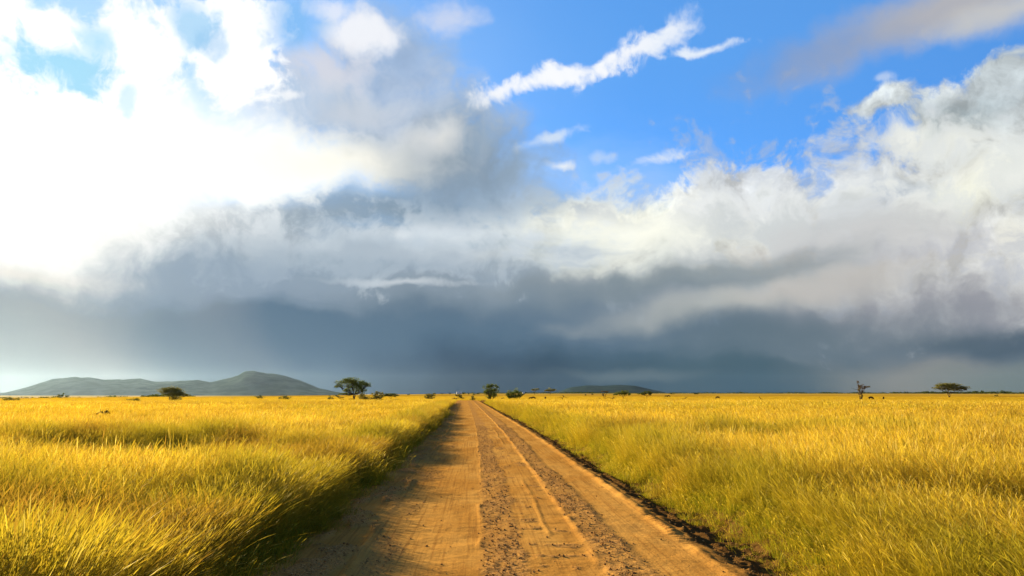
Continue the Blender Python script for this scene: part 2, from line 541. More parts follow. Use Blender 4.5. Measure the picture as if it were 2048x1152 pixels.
n2 = gt.noise(geo_n, 1.7, 6.0, 0.65)
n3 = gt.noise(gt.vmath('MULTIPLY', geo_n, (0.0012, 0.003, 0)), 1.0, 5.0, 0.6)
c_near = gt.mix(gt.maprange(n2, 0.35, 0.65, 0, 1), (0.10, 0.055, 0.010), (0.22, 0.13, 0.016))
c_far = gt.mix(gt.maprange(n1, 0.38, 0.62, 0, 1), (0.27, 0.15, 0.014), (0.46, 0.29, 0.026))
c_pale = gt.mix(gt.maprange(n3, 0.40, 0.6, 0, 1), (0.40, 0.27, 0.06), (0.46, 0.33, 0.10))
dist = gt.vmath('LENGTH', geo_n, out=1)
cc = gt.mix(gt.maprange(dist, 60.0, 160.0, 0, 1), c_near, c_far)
cc = gt.mix(gt.maprange(dist, 1500.0, 2600.0, 0, 1), cc, c_pale)  # far dry grass, with haze lightening put into its colour by distance
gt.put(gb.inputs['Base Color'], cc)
gbump = gt.new('ShaderNodeBump')
gbump.inputs['Strength'].default_value = 0.8
gbump.inputs['Distance'].default_value = 0.1
gt.put(gbump.inputs['Height'], n2)
gt.put(gb.inputs['Normal'], gbump.outputs[0])
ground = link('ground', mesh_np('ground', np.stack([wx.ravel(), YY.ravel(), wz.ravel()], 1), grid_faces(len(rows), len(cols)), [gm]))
tag(ground, 'wide flat savanna plain of dry golden grass reaching the horizon', kind='structure')

# the road: a finely modelled strip
ry = [-3.0]
while ry[-1] < 260:
    ry.append(ry[-1] + max(0.03, 0.0026 * abs(ry[-1])))
ry = np.array(ry)
rx = np.linspace(ROAD_L, ROAD_R, 390)
RX, RY = np.meshgrid(rx, ry)
h, stony, ditch = road_profile(RX, RY)
edge = sstep(ROAD_L, ROAD_L + 0.5, RX) * (1 - sstep(ROAD_R - 0.5, ROAD_R, RX))
rwx = RX + road_x(RY)
base = land_z(rwx, RY)
rz = base + np.where(edge < 1, h * edge + 0.104 * (1 - edge), h)
rm, rt, rb = material('sandy_track')
att = rt.new('ShaderNodeAttribute', attribute_name='wear')
asep = rt.new('ShaderNodeSeparateColor')
rt.l.new(att.outputs['Color'], asep.inputs[0])
rp = rt.new('ShaderNodeNewGeometry').outputs['Position']
ra = rt.noise(rt.vmath('MULTIPLY', rp, (1.0, 0.28, 1.0)), 0.9, 6.0, 0.6)
rbn = rt.noise(rp, 9.0, 6.0, 0.65)
rgr = rt.noise(rp, 42.0, 3.0, 0.6)
lat = rt.new('ShaderNodeCombineXYZ')
rsx = rt.new('ShaderNodeSeparateXYZ')
rt.l.new(rp, rsx.inputs[0])
rt.l.new(asep.outputs[2], lat.inputs[0]); rt.l.new(rsx.outputs[1], lat.inputs[1])
rl = rt.noise(rt.vmath('MULTIPLY', lat.outputs[0], (170.0, 0.30, 1.0)), 1.0, 4.0, 0.6)     # wheel streaks along the way
sand = rt.mix(rt.maprange(ra, 0.35, 0.66, 0, 1), (0.39, 0.186, 0.036), (0.52, 0.275, 0.062))
sand = rt.mix(rt.maprange(rl, 0.46, 0.68, 0, 0.55), sand, (0.23, 0.10, 0.024))
sand = rt.mix(rt.maprange(rbn, 0.5, 0.75, 0, 0.4), sand, (0.23, 0.10, 0.022))
sand = rt.mix(rt.maprange(ra, 0.56, 0.70, 0, 0.30), sand, (0.18, 0.10, 0.03))
stone = rt.mix(rt.maprange(rgr, 0.35, 0.65, 0, 1), (0.20, 0.092, 0.024), (0.46, 0.25, 0.080))
sand = rt.mix(rt.maprange(rgr, 0.56, 0.72, 0, 0.55), sand, (0.20, 0.095, 0.026))
cmix = rt.mix(rt.math('MULTIPLY', asep.outputs[0], rt.maprange(rbn, 0.32, 0.55, 0.25, 0.95)), sand, stone)
damp = rt.mix(rt.maprange(rbn, 0.3, 0.7, 0, 1), (0.030, 0.016, 0.006), (0.085, 0.045, 0.014))
cmix = rt.mix(rt.math('MULTIPLY', asep.outputs[1], 0.85), cmix, damp)
rt.put(rb.inputs['Base Color'], cmix)
hb = rt.math('ADD', rt.math('MULTIPLY', rgr, 0.5), rbn)
rbump = rt.new('ShaderNodeBump')
rbump.inputs['Strength'].default_value = 0.7
rbump.inputs['Distance'].default_value = 0.02
rt.put(rbump.inputs['Height'], hb)
rt.put(rb.inputs['Normal'], rbump.outputs[0])
wear = np.stack([stony.ravel(), ditch.ravel(), ((RX - ROAD_L) / (ROAD_R - ROAD_L)).ravel()], 1)
road = link('road', mesh_np('road', np.stack([rwx.ravel(), RY.ravel(), rz.ravel()], 1), grid_faces(len(ry), len(rx)), [rm], colors={'wear': wear}))
tag(road, 'rutted orange dirt track with gravel windrows running to the horizon', kind='structure')


# ------------------------------------------------------------------ hills
def hill_range(name, label, D, depth, pts, base_z, cA, cB, seed, tone=1.0):
    """pts: (photo column, photo row) of the crest; turned into real heights at distance D"""
    pts = sorted(pts)
    pxs = np.array([p[0] for p in pts], float); pys = np.array([p[1] for p in pts], float)
    nc, nr = 260, 70
    q = np.linspace(pxs[0], pxs[-1], nc)
    t = np.linspace(-1, 1, nr)
    Q, T = np.meshgrid(q, t)
    ang = np.arctan((Q - 1024) / F_PX)
    crest = (HORIZON - np.interp(Q, pxs, pys)) / F_PX * D + CAM_Z
    crest = crest + (fbm(Q / 14.0, Q * 0, 3, seed + 3) - 0.5) * 0.07 * np.maximum(crest - base_z, 0)
    dist_ = D / np.cos(ang) + T * depth
    x = np.sin(ang) * dist_; y = np.cos(ang) * dist_
    sh = np.clip(1 - np.abs(T) ** 1.4, 0, 1)
    gully = (fbm(x / 420.0, y / 420.0, 4, seed) - 0.5) * 0.20
    z = base_z - 6 + (crest - base_z + 6) * np.clip(sh + gully * sh * (1 - sh) * 4, 0, 1.02)
    m, tt, b = material(name + '_bush')
    pos = tt.new('ShaderNodeNewGeometry').outputs['Position']
    nn = tt.noise(tt.vmath('SCALE', pos, scale=0.006), 1.0, 8.0, 0.65)
    tt.put(b.inputs['Base Color'], tt.mix(tt.maprange(nn, 0.38, 0.64, 0, 1), cA, cB))
    o = link(name, mesh_np(name, np.stack([x.ravel(), y.ravel(), z.ravel()], 1), grid_faces(nr, nc), [m]))
    tag(o, label, kind='structure')
    return o

hill_range('hills', 'long blue-grey bush-covered hill range under the storm sky behind the acacias', 9500, 1500,
           [(-260, 792), (-60, 790), (20, 785), (60, 775), (110, 759), (150, 754), (185, 756), (215, 760), (250, 759), (285, 757), (318, 764), (350, 763),
            (400, 760), (425, 765), (455, 758), (478, 752), (492, 744), (512, 742), (535, 748), (560, 749), (590, 757), (615, 766), (640, 776), (670, 783), (720, 789)],
           -26, (0.028, 0.050, 0.048), (0.060, 0.090, 0.082), 5)
hill_range('hills', 'low dark flat-topped hill far off under the storm on the open plain', 12000, 1500,
           [(1060, 790), (1115, 784), (1140, 775), (1170, 771), (1200, 772), (1240, 770), (1270, 772), (1295, 778), (1320, 783), (1350, 790)],
           -10, (0.016, 0.034, 0.036), (0.028, 0.048, 0.046), 9)

# ------------------------------------------------------------------ grass
def grass_mat(name, translucency=0.5):
    m = bpy.data.materials.new(name)
    m.use_nodes = True
    t = NT(m.node_tree)
    t.n.clear()
    a = t.new('ShaderNodeAttribute', attribute_name='tint')
    tone = t.new('ShaderNodeAttribute', attribute_name='tone', attribute_type='INSTANCER')
    hue = t.new('ShaderNodeSeparateColor')
    t.l.new(tone.outputs['Color'], hue.inputs[0])
    c = a.outputs['Color']
    # red channel: how green this patch is; green channel: how dry and brown; blue: pale
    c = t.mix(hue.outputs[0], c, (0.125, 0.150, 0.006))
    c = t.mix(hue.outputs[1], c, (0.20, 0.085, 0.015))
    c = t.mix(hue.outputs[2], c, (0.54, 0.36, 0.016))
    df = t.new('ShaderNodeBsdfDiffuse')
    t.put(df.inputs['Color'], c)
    tr = t.new('ShaderNodeBsdfTranslucent')
    t.put(tr.inputs['Color'], c)
    gl = t.new('ShaderNodeBsdfGlossy')
    gl.inputs['Roughness'].default_value = 0.45
    gl.inputs['Color'].default_value = (0.9, 0.8, 0.5, 1)
    mx = t.new('ShaderNodeMixShader')
    mx.inputs[0].default_value = translucency
    t.l.new(df.outputs[0], mx.inputs[1]); t.l.new(tr.outputs[0], mx.inputs[2])
    mx2 = t.new('ShaderNodeMixShader')
    mx2.inputs[0].default_value = 0.015
    t.l.new(mx.outputs[0], mx2.inputs[1]); t.l.new(gl.outputs[0], mx2.inputs[2])
    out = t.new('ShaderNodeOutputMaterial')
    t.l.new(mx2.outputs[0], out.inputs['Surface'])
    return m

GRASS = grass_mat('dry_grass_blades')

GOLD = [(0.462, 0.3, 0.011), (0.525, 0.354, 0.018), (0.399, 0.24, 0.01), (0.567, 0.403, 0.034), (0.42, 0.311, 0.009)]
LEAF = [(0.231, 0.18, 0.007), (0.304, 0.218, 0.008), (0.137, 0.136, 0.006), (0.347, 0.218, 0.01), (0.21, 0.12, 0.012)]
FRESH = [(0.08, 0.14, 0.006), (0.11, 0.18, 0.008), (0.15, 0.19, 0.008), (0.19, 0.19, 0.009)]
HEADS = [(0.72, 0.55, 0.11), (0.68, 0.50, 0.06), (0.58, 0.39, 0.02), (0.54, 0.33, 0.02), (0.64, 0.46, 0.035), (0.34, 0.17, 0.025), (0.60, 0.42, 0.03)]


def blades(specs, rng, radius, segs=4):
    """specs: list of (count, hmin, hmax, width, bend, palette, head chance, wind). One clump mesh."""
    V, Fc, T = [], [], []
    for (n, h0, h1, w, bend, pal, headp, wind) in specs:
        for _ in range(n):
            r = radius * math.sqrt(rng.random()); th = rng.random() * 2 * math.pi
            bx, by = r * math.cos(th), r * math.sin(th)
            hgt = h0 + (h1 - h0) * rng.random()
            ld = th + rng.normal() * 0.9
            lean = abs(rng.normal()) * 0.16 + 0.03
            dx, dy = math.cos(ld) * lean + wind * (0.6 + 0.8 * rng.random()), math.sin(ld) * lean
            cb = bend * (0.3 + rng.random())
            fa = rng.random() * math.pi
            px_, py_ = math.cos(fa), math.sin(fa)
            col = np.array(pal[rng.integers(len(pal))]) * (0.82 + 0.36 * rng.random())
            head = rng.random() < headp
            hc = np.array(HEADS[rng.integers(len(HEADS))]) * (0.85 + 0.3 * rng.random())
            ts = [0, 0.3, 0.6, 0.82, 1.0] if not head else [0, 0.35, 0.65, 0.84, 0.92, 1.0]
            b0 = len(V)
            for k, s in enumerate(ts):
                off = s * hgt
                cur = cb * hgt * s * s * s
                x = bx + dx * off + math.copysign(cur, dx) * min(1.0, abs(dx) / (abs(dx) + abs(dy) + 1e-6) + 0.2)
                y = by + dy * off + math.copysign(cur, dy) * abs(dy) / (abs(dx) + abs(dy) + 1e-6)
                z = off * (1 - 0.10 * lean) - 0.55 * cur
                if head:
                    ww = w * (0.5 if k < 3 else (0.7, 2.2, 0.6)[k - 3])
                else:
                    ww = w * (1 - 0.85 * s)
                V.append((x - px_ * ww / 2, y - py_ * ww / 2, z)); V.append((x + px_ * ww / 2, y + py_ * ww / 2, z))
                cc_ = hc if (head and k >= 3) else col
                T.append(cc_); T.append(cc_)
            for k in range(len(ts) - 1):
                a = b0 + 2 * k
                Fc.append((a, a + 1, a + 3, a + 2))
    return np.array(V), np.array(Fc), np.array(T)

variants = bpy.data.collections.new('grass_variants')       # sources only, never linked to the scene
KINDS = {}


def add_variant(kind, idx, specs, radius, seed):
    rng = np.random.default_rng(seed)
    v, f, t = blades(specs, rng, radius)
    nm = '%02d_%s' % (len(variants.objects), kind)
    me = mesh_np(nm, v, f, [GRASS], smooth=True, colors={'tint': t})
    o = bpy.data.objects.new(nm, me)
    variants.objects.link(o)
    KINDS.setdefault(kind, []).append(len(variants.objects) - 1)

for i in range(6):     # close by: slim stems with seed heads over leafy bases
    add_variant('tall', i, [(40, 0.50, 1.12, 0.0040, 0.20, GOLD, 0.75, 0.05), (48, 0.22, 0.74, 0.0052, 0.34, LEAF, 0.0, 0.03)], 0.20, 100 + i)
STRAW = [(0.66, 0.50, 0.12), (0.60, 0.42, 0.07), (0.50, 0.33, 0.05)]
for i in range(4):     # sparse tall straw-coloured seed stems standing over the rest
    add_variant('straw', i, [(9, 0.95, 1.35, 0.0042, 0.16, STRAW, 1.0, 0.03)], 0.30, 150 + i)
for i in range(4):     # short green verge tufts
    add_variant('verge', i, [(52, 0.08, 0.32, 0.006, 0.45, FRESH + LEAF[:2], 0.0, 0.0), (10, 0.25, 0.45, 0.005, 0.4, GOLD, 0.6, 0.0)], 0.16, 200 + i)
for i in range(5):     # 20-60 m
    add_variant('middle', i, [(46, 0.62, 1.05, 0.011, 0.20, GOLD, 0.5, 0.10), (46, 0.30, 0.70, 0.014, 0.25, LEAF, 0.0, 0.05)], 0.42, 300 + i)
for i in range(5):     # far
    add_variant('far', i, [(80, 0.55, 1.0, 0.030, 0.16, GOLD, 0.25, 0.08), (40, 0.30, 0.65, 0.034, 0.2, LEAF, 0.0, 0.05)], 1.05, 400 + i)
for i in range(3):     # leafy olive weeds standing in the grass
    add_variant('weed', i, [(80, 0.35, 0.85, 0.018, 0.35, [(0.10, 0.115, 0.02), (0.16, 0.14, 0.03), (0.14, 0.09, 0.03)], 0.0, 0.0)], 0.35, 500 + i)


def scatter(n, r0, r1, a0, a1, rng):
    """area-uniform points in a ring sector around the camera (angles in degrees from +Y)"""
    r = np.sqrt(r0 * r0 + (r1 * r1 - r0 * r0) * rng.random(n))
    a = np.radians(a0 + (a1 - a0) * rng.random(n))
    return r * np.sin(a), r * np.cos(a)

pos_all, rot_all, scl_all, idx_all, tone_all = [], [], [], [], []


def green_patches(x, y):
    """where the grass is greener or browner"""
    X = x - road_x(y)
    g = sstep(0.52, 0.72, fbm(x / 6.0, y / 9.0, 4, 91)) * 0.65
    b = sstep(0.55, 0.75, fbm(x / 2.2 + 40, y / 3.0, 4, 95)) * 0.55
    g = g * (1 - sstep(30, 70, np.hypot(x, y))) + g * 0.35 * sstep(30, 70, np.hypot(x, y))
    # greener close to the track
    g = np.maximum(g, 0.75 * np.exp(-((X + 3.6) / 0.9) ** 2) * (0.6 + 0.6 * fbm(x / 1.5, y / 1.5, 2, 99)))
    g = np.maximum(g, 0.8 * np.exp(-((X - 5.0) / 0.8) ** 2) * (0.4 + 0.9 * fbm(x / 1.5, y / 1.5, 2, 101)))
    # the green hollow left of the track
    hx = (x + 7.2 + 0.02 * y) / 6.5; hy = (y - 22.0) / 4.5
    g = np.maximum(g, 0.75 * np.exp(-(hx * hx + hy * hy)) * (0.6 + 0.5 * fbm(x, y, 2, 103)))
    left = (X < 0)
    close = 1 - sstep(10, 32, np.hypot(x, y))
    g = np.where(left, np.maximum(g, close * 0.75 * sstep(0.36, 0.6, fbm(x / 2.4 + 9, y / 2.4, 4, 97))), np.maximum(g, close * 0.25 * sstep(0.45, 0.65, fbm(x / 2.0 + 9, y / 2.0, 4, 98))))
    b = np.where(left, b * 1.5, b * 0.8) * (1 - 0.6 * sstep(25, 60, np.hypot(x, y)))
    r = np.hypot(x, y)
    b = np.maximum(b, 0.42 * sstep(0.5, 0.68, fbm(x / 16.0 + 5, y / 34.0, 4, 151)) * sstep(35, 70, r))
    g = np.maximum(g, 0.40 * sstep(0.52, 0.68, fbm(x / 20.0 - 5, y / 40.0, 4, 153)) * sstep(35, 70, r))
    return np.clip(g, 0, 0.85), np.clip(b, 0, 0.6)


def stature(x, y):
    """how tall the stand grows here: hollows, trampled spots and thick tussocks"""
    X = x - road_x(y)
    r = np.hypot(x, y)
    f = 0.62 + 0.62 * fbm(x / 2.6 + 3, y / 2.6, 3, 111) * 1.15
    hollow = np.where(X < 0, 0.45, 0.30) * sstep(0.56, 0.70, fbm(x / 3.2 - 11, y / 5.0, 3, 113)) * (1 - 0.5 * sstep(30, 80, r))
    hx = (x + 7.2 + 0.02 * y) / 6.0; hy = (y - 21.5) / 3.6
    hollow = np.maximum(hollow, 0.55 * np.exp(-(hx * hx + hy * hy) ** 2))
    f = f * (1 - 0.50 * sstep(75, 185, r)) * (1 - 0.45 * sstep(188, 215, r))
    return np.clip(f - hollow * (1 - sstep(60, 150, r)), 0.2, 1.35)


def plant(kind, x, y, smin, smax, rng, tilt=0.11, extra=None, even=0.0):
    if not len(x):
        return
    X = x - road_x(y)
    z = land_z(x, y) + 0.10
    inside = (X > ROAD_L) & (X < ROAD_R)
    if inside.any():
        hh, _, _ = road_profile(X[inside], y[inside])
        z[inside] = land_z(x[inside], y[inside]) + hh
    n = len(x)
    g, b = green_patches(x, y)
    if extra is not None:
        g = np.clip(g + extra, 0, 0.9)
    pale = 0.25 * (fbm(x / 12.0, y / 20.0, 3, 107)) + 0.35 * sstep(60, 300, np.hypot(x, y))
    b = np.clip(b + 0.35 * rng.random(n) ** 4, 0, 0.7)
    pale = pale + 0.25 * rng.random(n) ** 2
    s = smin + (smax - smin) * rng.random(n)
    hs = s * np.maximum(stature(x, y), even)
    pos_all.append(np.stack([x, y, z - 0.02], 1))
    side = np.where(X < 0, 1.0, -0.8)
    rot_all.append(np.stack([rng.normal(0, tilt, n), rng.normal(0, tilt, n) + 0.025 * side, rng.normal(0, 0.75, n) + np.where(X < 0, 0, math.pi)], 1))
    scl_all.append(np.stack([s, s, hs], 1))
    idx_all.append(np.array(KINDS[kind])[rng.integers(0, len(KINDS[kind]), n)])
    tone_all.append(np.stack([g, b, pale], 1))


def keep_off_road(x, y, lo=-2.8, hi=4.25, jitter=0.6, rng=RNG):
    X = x - road_x(y)
    j = (fbm(y / 1.1, y * 0 + 5, 3, 121) - 0.5) * jitter * 2
    k = (X < lo + j - rng.random(len(x)) * 0.25) | (X > hi + j + rng.random(len(x)) * 0.5)
    # the dark washed-out gap in the right-hand grass
    gap = (np.hypot((x - 1.9) / 0.9, (y - 72) / 3.0) < 1) & (X > 0)
    return (k & ~gap) | (np.asarray(y) > 226)

A0, A1 = -46, 46
x, y = scatter(9500, 3.0, 15, -60, 60, RNG); k = keep_off_road(x, y); plant('tall', x[k], y[k], 0.75, 1.08, RNG)
x, y = scatter(27000, 15, 34, A0, A1, RNG); k = keep_off_road(x, y); plant('tall', x[k], y[k], 0.75, 1.1, RNG)
x, y = scatter(8500, 4, 42, -55, 55, RNG); k = keep_off_road(x, y); plant('straw', x[k], y[k], 0.7, 1.05, RNG, 0.12)
x, y = scatter(17000, 28, 75, A0, A1, RNG); k = keep_off_road(x, y, jitter=0.4); plant('middle', x[k], y[k], 0.8, 1.1, RNG)
x, y = scatter(17000, 68, 190, A0, A1, RNG); k = keep_off_road(x, y, -3.3, 4.7, jitter=0.3); plant('far', x[k], y[k], 0.8, 1.1, RNG)
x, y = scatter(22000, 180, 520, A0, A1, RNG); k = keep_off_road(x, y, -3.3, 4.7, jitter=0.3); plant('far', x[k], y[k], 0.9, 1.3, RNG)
yy = 5 + 150 * RNG.random(6500) ** 1.4
xx = road_x(yy) - 2.85 - np.abs(RNG.normal(0, 0.6, len(yy))); plant('tall', xx, yy, 0.85, 1.12, RNG, even=0.75)
# short green growth along both edges of the track
yy = 4 + 66 * RNG.random(5200) ** 1.6
xx = road_x(yy) + 4.5 + (fbm(yy / 1.6, yy * 0 + 3, 3, 141) - 0.5) * 0.9 + RNG.normal(0, 0.24, len(yy)); plant('verge', xx, yy, 0.6, 1.3, RNG, 0.12, 0.1)
yy = 4 + 50 * RNG.random(900) ** 1.5
xx = road_x(yy) + 3.3 + 1.4 * RNG.random(len(yy)) ** 0.6; plant('verge', xx, yy, 0.4, 0.9, RNG, 0.15, 0.0)
yy = 70 + 120 * RNG.random(1500)
xx = road_x(yy) + 4.5 + RNG.normal(0, 0.3, len(yy)); plant('verge', xx, yy, 1.0, 1.8, RNG, 0.12, 0.1)
yy = 4 + 76 * RNG.random(3600) ** 1.5
xx = road_x(yy) - 2.8 + (fbm(yy / 1.8, yy * 0 + 6, 3, 143) - 0.5) * 0.7 + RNG.normal(0, 0.26, len(yy)); plant('verge', xx, yy, 0.9, 1.8, RNG, 0.12, 0.1)
yy = 14 + 10 * RNG.random(500)
xx = road_x(yy) + 4.6 + np.abs(RNG.normal(0, 1.0, len(yy))); plant('verge', xx, yy, 0.8, 1.6, RNG, 0.12, 0.15)
# weeds
for (cx_, cy_, sx_, sy_, n) in [(-11.0, 88, 2.2, 1.5, 20), (-1.8, 76, 0.6, 3.5, 10), (-9.5, 21.5, 0.5, 0.4, 7), (-6.0, 130, 2.0, 2.0, 12), (4.5, 13.5, 0.5, 0.6, 3), (7.0, 17.0, 0.4, 0.5, 3)]:
    xw, yw = cx_ + RNG.normal(0, sx_, n), cy_ + RNG.normal(0, sy_, n)
    kk = keep_off_road(xw, yw)
    plant('weed', xw[kk], yw[kk], 0.6, 1.0, RNG, 0.1)

pos = np.concatenate(pos_all); rot = np.concatenate(rot_all); scl = np.concatenate(scl_all)
idx = np.concatenate(idx_all); tone = np.concatenate(tone_all)


def point_cloud_object(name, pos, rot, scl, idx, tone, coll):
    me = bpy.data.meshes.new(name)
    me.vertices.add(len(pos))
    me.vertices.foreach_set('co', pos.astype(np.float32).ravel())
    for nm, arr in (('turn', rot), ('size', scl)):
        at = me.attributes.new(nm, 'FLOAT_VECTOR', 'POINT')
        at.data.foreach_set('vector', arr.astype(np.float32).ravel())
    at = me.attributes.new('pick', 'INT', 'POINT')
    at.data.foreach_set('value', idx.astype(np.int32))
    at = me.attributes.new('tone', 'FLOAT_COLOR', 'POINT')
    at.data.foreach_set('color', np.concatenate([tone, np.ones((len(pos), 1))], 1).astype(np.float32).ravel())
    o = link(name, me)
    ng = bpy.data.node_groups.new(name + '_nodes', 'GeometryNodeTree')
    ng.interface.new_socket('Geometry', in_out='INPUT', socket_type='NodeSocketGeometry')
    ng.interface.new_socket('Geometry', in_out='OUTPUT', socket_type='NodeSocketGeometry')
    gi = ng.nodes.new('NodeGroupInput'); go = ng.nodes.new('NodeGroupOutput')
    ci = ng.nodes.new('GeometryNodeCollectionInfo')
    ci.inputs['Collection'].default_value = coll
    ci.inputs['Separate Children'].default_value = True
    ci.inputs['Reset Children'].default_value = True
    iop = ng.nodes.new('GeometryNodeInstanceOnPoints')

    def named(nm, dt):
        nd = ng.nodes.new('GeometryNodeInputNamedAttribute')
        nd.data_type = dt
        nd.inputs['Name'].default_value = nm
        return nd.outputs['Attribute']
    e2r = ng.nodes.new('FunctionNodeEulerToRotation')
    L = ng.links.new
    L(gi.outputs[0], iop.inputs['Points'])
    L(ci.outputs[0], iop.inputs['Instance'])
    iop.inputs['Pick Instance'].default_value = True
    L(named('pick', 'INT'), iop.inputs['Instance Index'])
    L(named('turn', 'FLOAT_VECTOR'), e2r.inputs[0])
    L(e2r.outputs[0], iop.inputs['Rotation'])
    L(named('size', 'FLOAT_VECTOR'), iop.inputs['Scale'])
    L(iop.outputs[0], go.inputs[0])
    md = o.modifiers.new('spread', 'NODES')
    md.node_group = ng
    return o

Xp = pos[:, 0] - road_x(pos[:, 1])
for nm, sel, lab in (('grass', Xp < 0.5, 'tall golden seeding grass with green hollows on the shaded side of the track'),
                     ('grass', Xp >= 0.5, 'tall bright yellow seeding grass beyond the dark ditch of the track')):
    o = point_cloud_object(nm, pos[sel], rot[sel], scl[sel], idx[sel], tone[sel], variants)
    tag(o, lab, 'grass', kind='stuff')

# ------------------------------------------------------------------ gravel and clods on the track
stm, stt, stb = material('gravel_stone')
sinfo = stt.new('ShaderNodeAttribute', attribute_name='tone', attribute_type='INSTANCER')
ssep = stt.new('ShaderNodeSeparateColor')
stt.l.new(sinfo.outputs['Color'], ssep.inputs[0])
stt.put(stb.inputs['Base Color'], stt.mix(ssep.outputs[0], (0.20, 0.092, 0.026), (0.46, 0.26, 0.085)))
stones = bpy.data.collections.new('stone_variants')
for i in range(6):
    bm = bmesh.new()
    bmesh.ops.create_icosphere(bm, subdivisions=2, radius=0.5)
    rr = random.Random(60 + i)
    ph = [rr.random() * 6 for _ in range(6)]
    for v in bm.verts:
        c = v.co
        v.co = c * (1 + 0.22 * math.sin(3 * c.x * 2 + ph[0]) + 0.18 * math.sin(5 * c.y + ph[1]) + 0.16 * math.sin(6 * c.z + ph[2])) * (0.9 + 0.2 * rr.random())
        v.co.z *= 0.7
    me = bpy.data.meshes.new('stone')
    bm.to_mesh(me); bm.free()
    me.materials.append(stm)
    stones.objects.link(bpy.data.objects.new('%02d_stone' % i, me))
n = 150000
sy_ = 6.0 + 44.0 * RNG.random(n) ** 1.9
sx_ = -2.4 + 6.6 * RNG.random(n)
hh, st_, di_ = road_profile(sx_, sy_)
kk = RNG.random(n) < np.clip(st_ * 0.5 + di_ * 0.10 + 0.006, 0, 1)
sx_, sy_, hh, st_ = sx_[kk], sy_[kk], hh[kk], st_[kk]
n = len(sx_)
size = 0.007 + 0.026 * RNG.random(n) ** 5
wxx = sx_ + road_x(sy_)
gp = np.stack([wxx, sy_, land_z(wxx, sy_) + hh + size * 0.18], 1)
go_ = point_cloud_object('gravel', gp, RNG.random((n, 3)) * 6.28, np.stack([size, size * (0.8 + 0.4 * RNG.random(n)), size * (0.7 + 0.5 * RNG.random(n))], 1),
                         RNG.integers(0, 6, n), np.stack([RNG.random(n), 0 * size, 0 * size], 1), stones)
tag(go_, 'loose brown gravel and clods in strips along the track', 'gravel', kind='stuff')

# ------------------------------------------------------------------ trees, bushes, dead wood
def simple_mat(name, a, b, scale, rough=0.9):
    m, t, bs = material(name)
    p = t.new('ShaderNodeTexCoord').outputs['Object']
    nn = t.noise(p, scale, 5.0, 0.6)
    t.put(bs.inputs['Base Color'], t.mix(t.maprange(nn, 0.35, 0.65, 0, 1), a, b))
    bs.inputs['Roughness'].default_value = rough
    return m


def leaf_mat(name, a, b, c):
    m = bpy.data.materials.new(name)
    m.use_nodes = True
    t = NT(m.node_tree)
    t.n.clear()
    at = t.new('ShaderNodeAttribute', attribute_name='tint')
    sp = t.new('ShaderNodeSeparateColor')
    t.l.new(at.outputs['Color'], sp.inputs[0])
    col_ = t.mix(t.maprange(sp.outputs[0], 0.0, 0.5, 0, 1), a, b)
    col_ = t.mix(t.maprange(sp.outputs[0], 0.5, 1.0, 0, 1), col_, c)
    df = t.new('ShaderNodeBsdfDiffuse'); t.put(df.inputs['Color'], col_)
    tr = t.new('ShaderNodeBsdfTranslucent'); t.put(tr.inputs['Color'], col_)
    mx = t.new('ShaderNodeMixShader'); mx.inputs[0].default_value = 0.35
    t.l.new(df.outputs[0], mx.inputs[1]); t.l.new(tr.outputs[0], mx.inputs[2])
    out = t.new('ShaderNodeOutputMaterial')
    t.l.new(mx.outputs[0], out.inputs['Surface'])
    return m

BARK = simple_mat('acacia_bark', (0.035, 0.024, 0.016), (0.085, 0.058, 0.036), 3.0)
DEADWOOD = simple_mat('dead_wood', (0.030, 0.020, 0.013), (0.080, 0.050, 0.032), 3.0)
LEAVES = leaf_mat('acacia_leaves', (0.055, 0.080, 0.014), (0.11, 0.14, 0.024), (0.20, 0.21, 0.038))
OLIVE = leaf_mat('olive_leaves', (0.078, 0.080, 0.020), (0.14, 0.135, 0.032), (0.23, 0.21, 0.046))
BROWNISH = leaf_mat('sparse_brown_leaves', (0.085, 0.052, 0.026), (0.14, 0.088, 0.042), (0.14, 0.12, 0.040))
DARKLEAF = leaf_mat('dark_leaves', (0.032, 0.048, 0.011), (0.060, 0.080, 0.018), (0.115, 0.135, 0.026))


def tube(V, Fc, pts, radii, n=7):
    """append a tapering limb through pts"""
    b = len(V)
    pts = [Vector(p) for p in pts]
    for i, p in enumerate(pts):
        d = (pts[min(i + 1, len(pts) - 1)] - pts[max(i - 1, 0)]).normalized()
        s = d.orthogonal().normalized() if abs(d.z) > 0.99 else d.cross(Vector((0, 0, 1))).normalized()
        u = s.cross(d).normalized()
        for k in range(n):
            a = 2 * math.pi * k / n
            V.append(p + (s * math.cos(a) + u * math.sin(a)) * radii[i])
    for i in range(len(pts) - 1):
        for k in range(n):
            q = b + i * n
            Fc.append((q + k, q + (k + 1) % n, q + n + (k + 1) % n, q + n + k))
    top = len(V)
    V.append(pts[-1] + (pts[-1] - pts[-2]).normalized() * radii[-1] * 0.6)
    q = b + (len(pts) - 1) * n
    for k in range(n):
        Fc.append((q + k, q + (k + 1) % n, top, top))


def limb(V, Fc, a, b, r0, r1, rng, sag=0.12, n=7, steps=5):
    a, b = np.array(a, float), np.array(b, float)
    L = np.linalg.norm(b - a)
    pts, rad = [], []
    for i in range(steps + 1):
        t = i / steps
        p = a + (b - a) * t
        if 0 < i < steps:
            p = p + rng.normal(0, 0.045 * L, 3) * np.array([1, 1, 0.5])
        p[2] += sag * L * math.sin(math.pi * t) * (-0.5)
        pts.append(p); rad.append(r0 + (r1 - r0) * t)
    tube(V, Fc, pts, rad, n)
    return pts


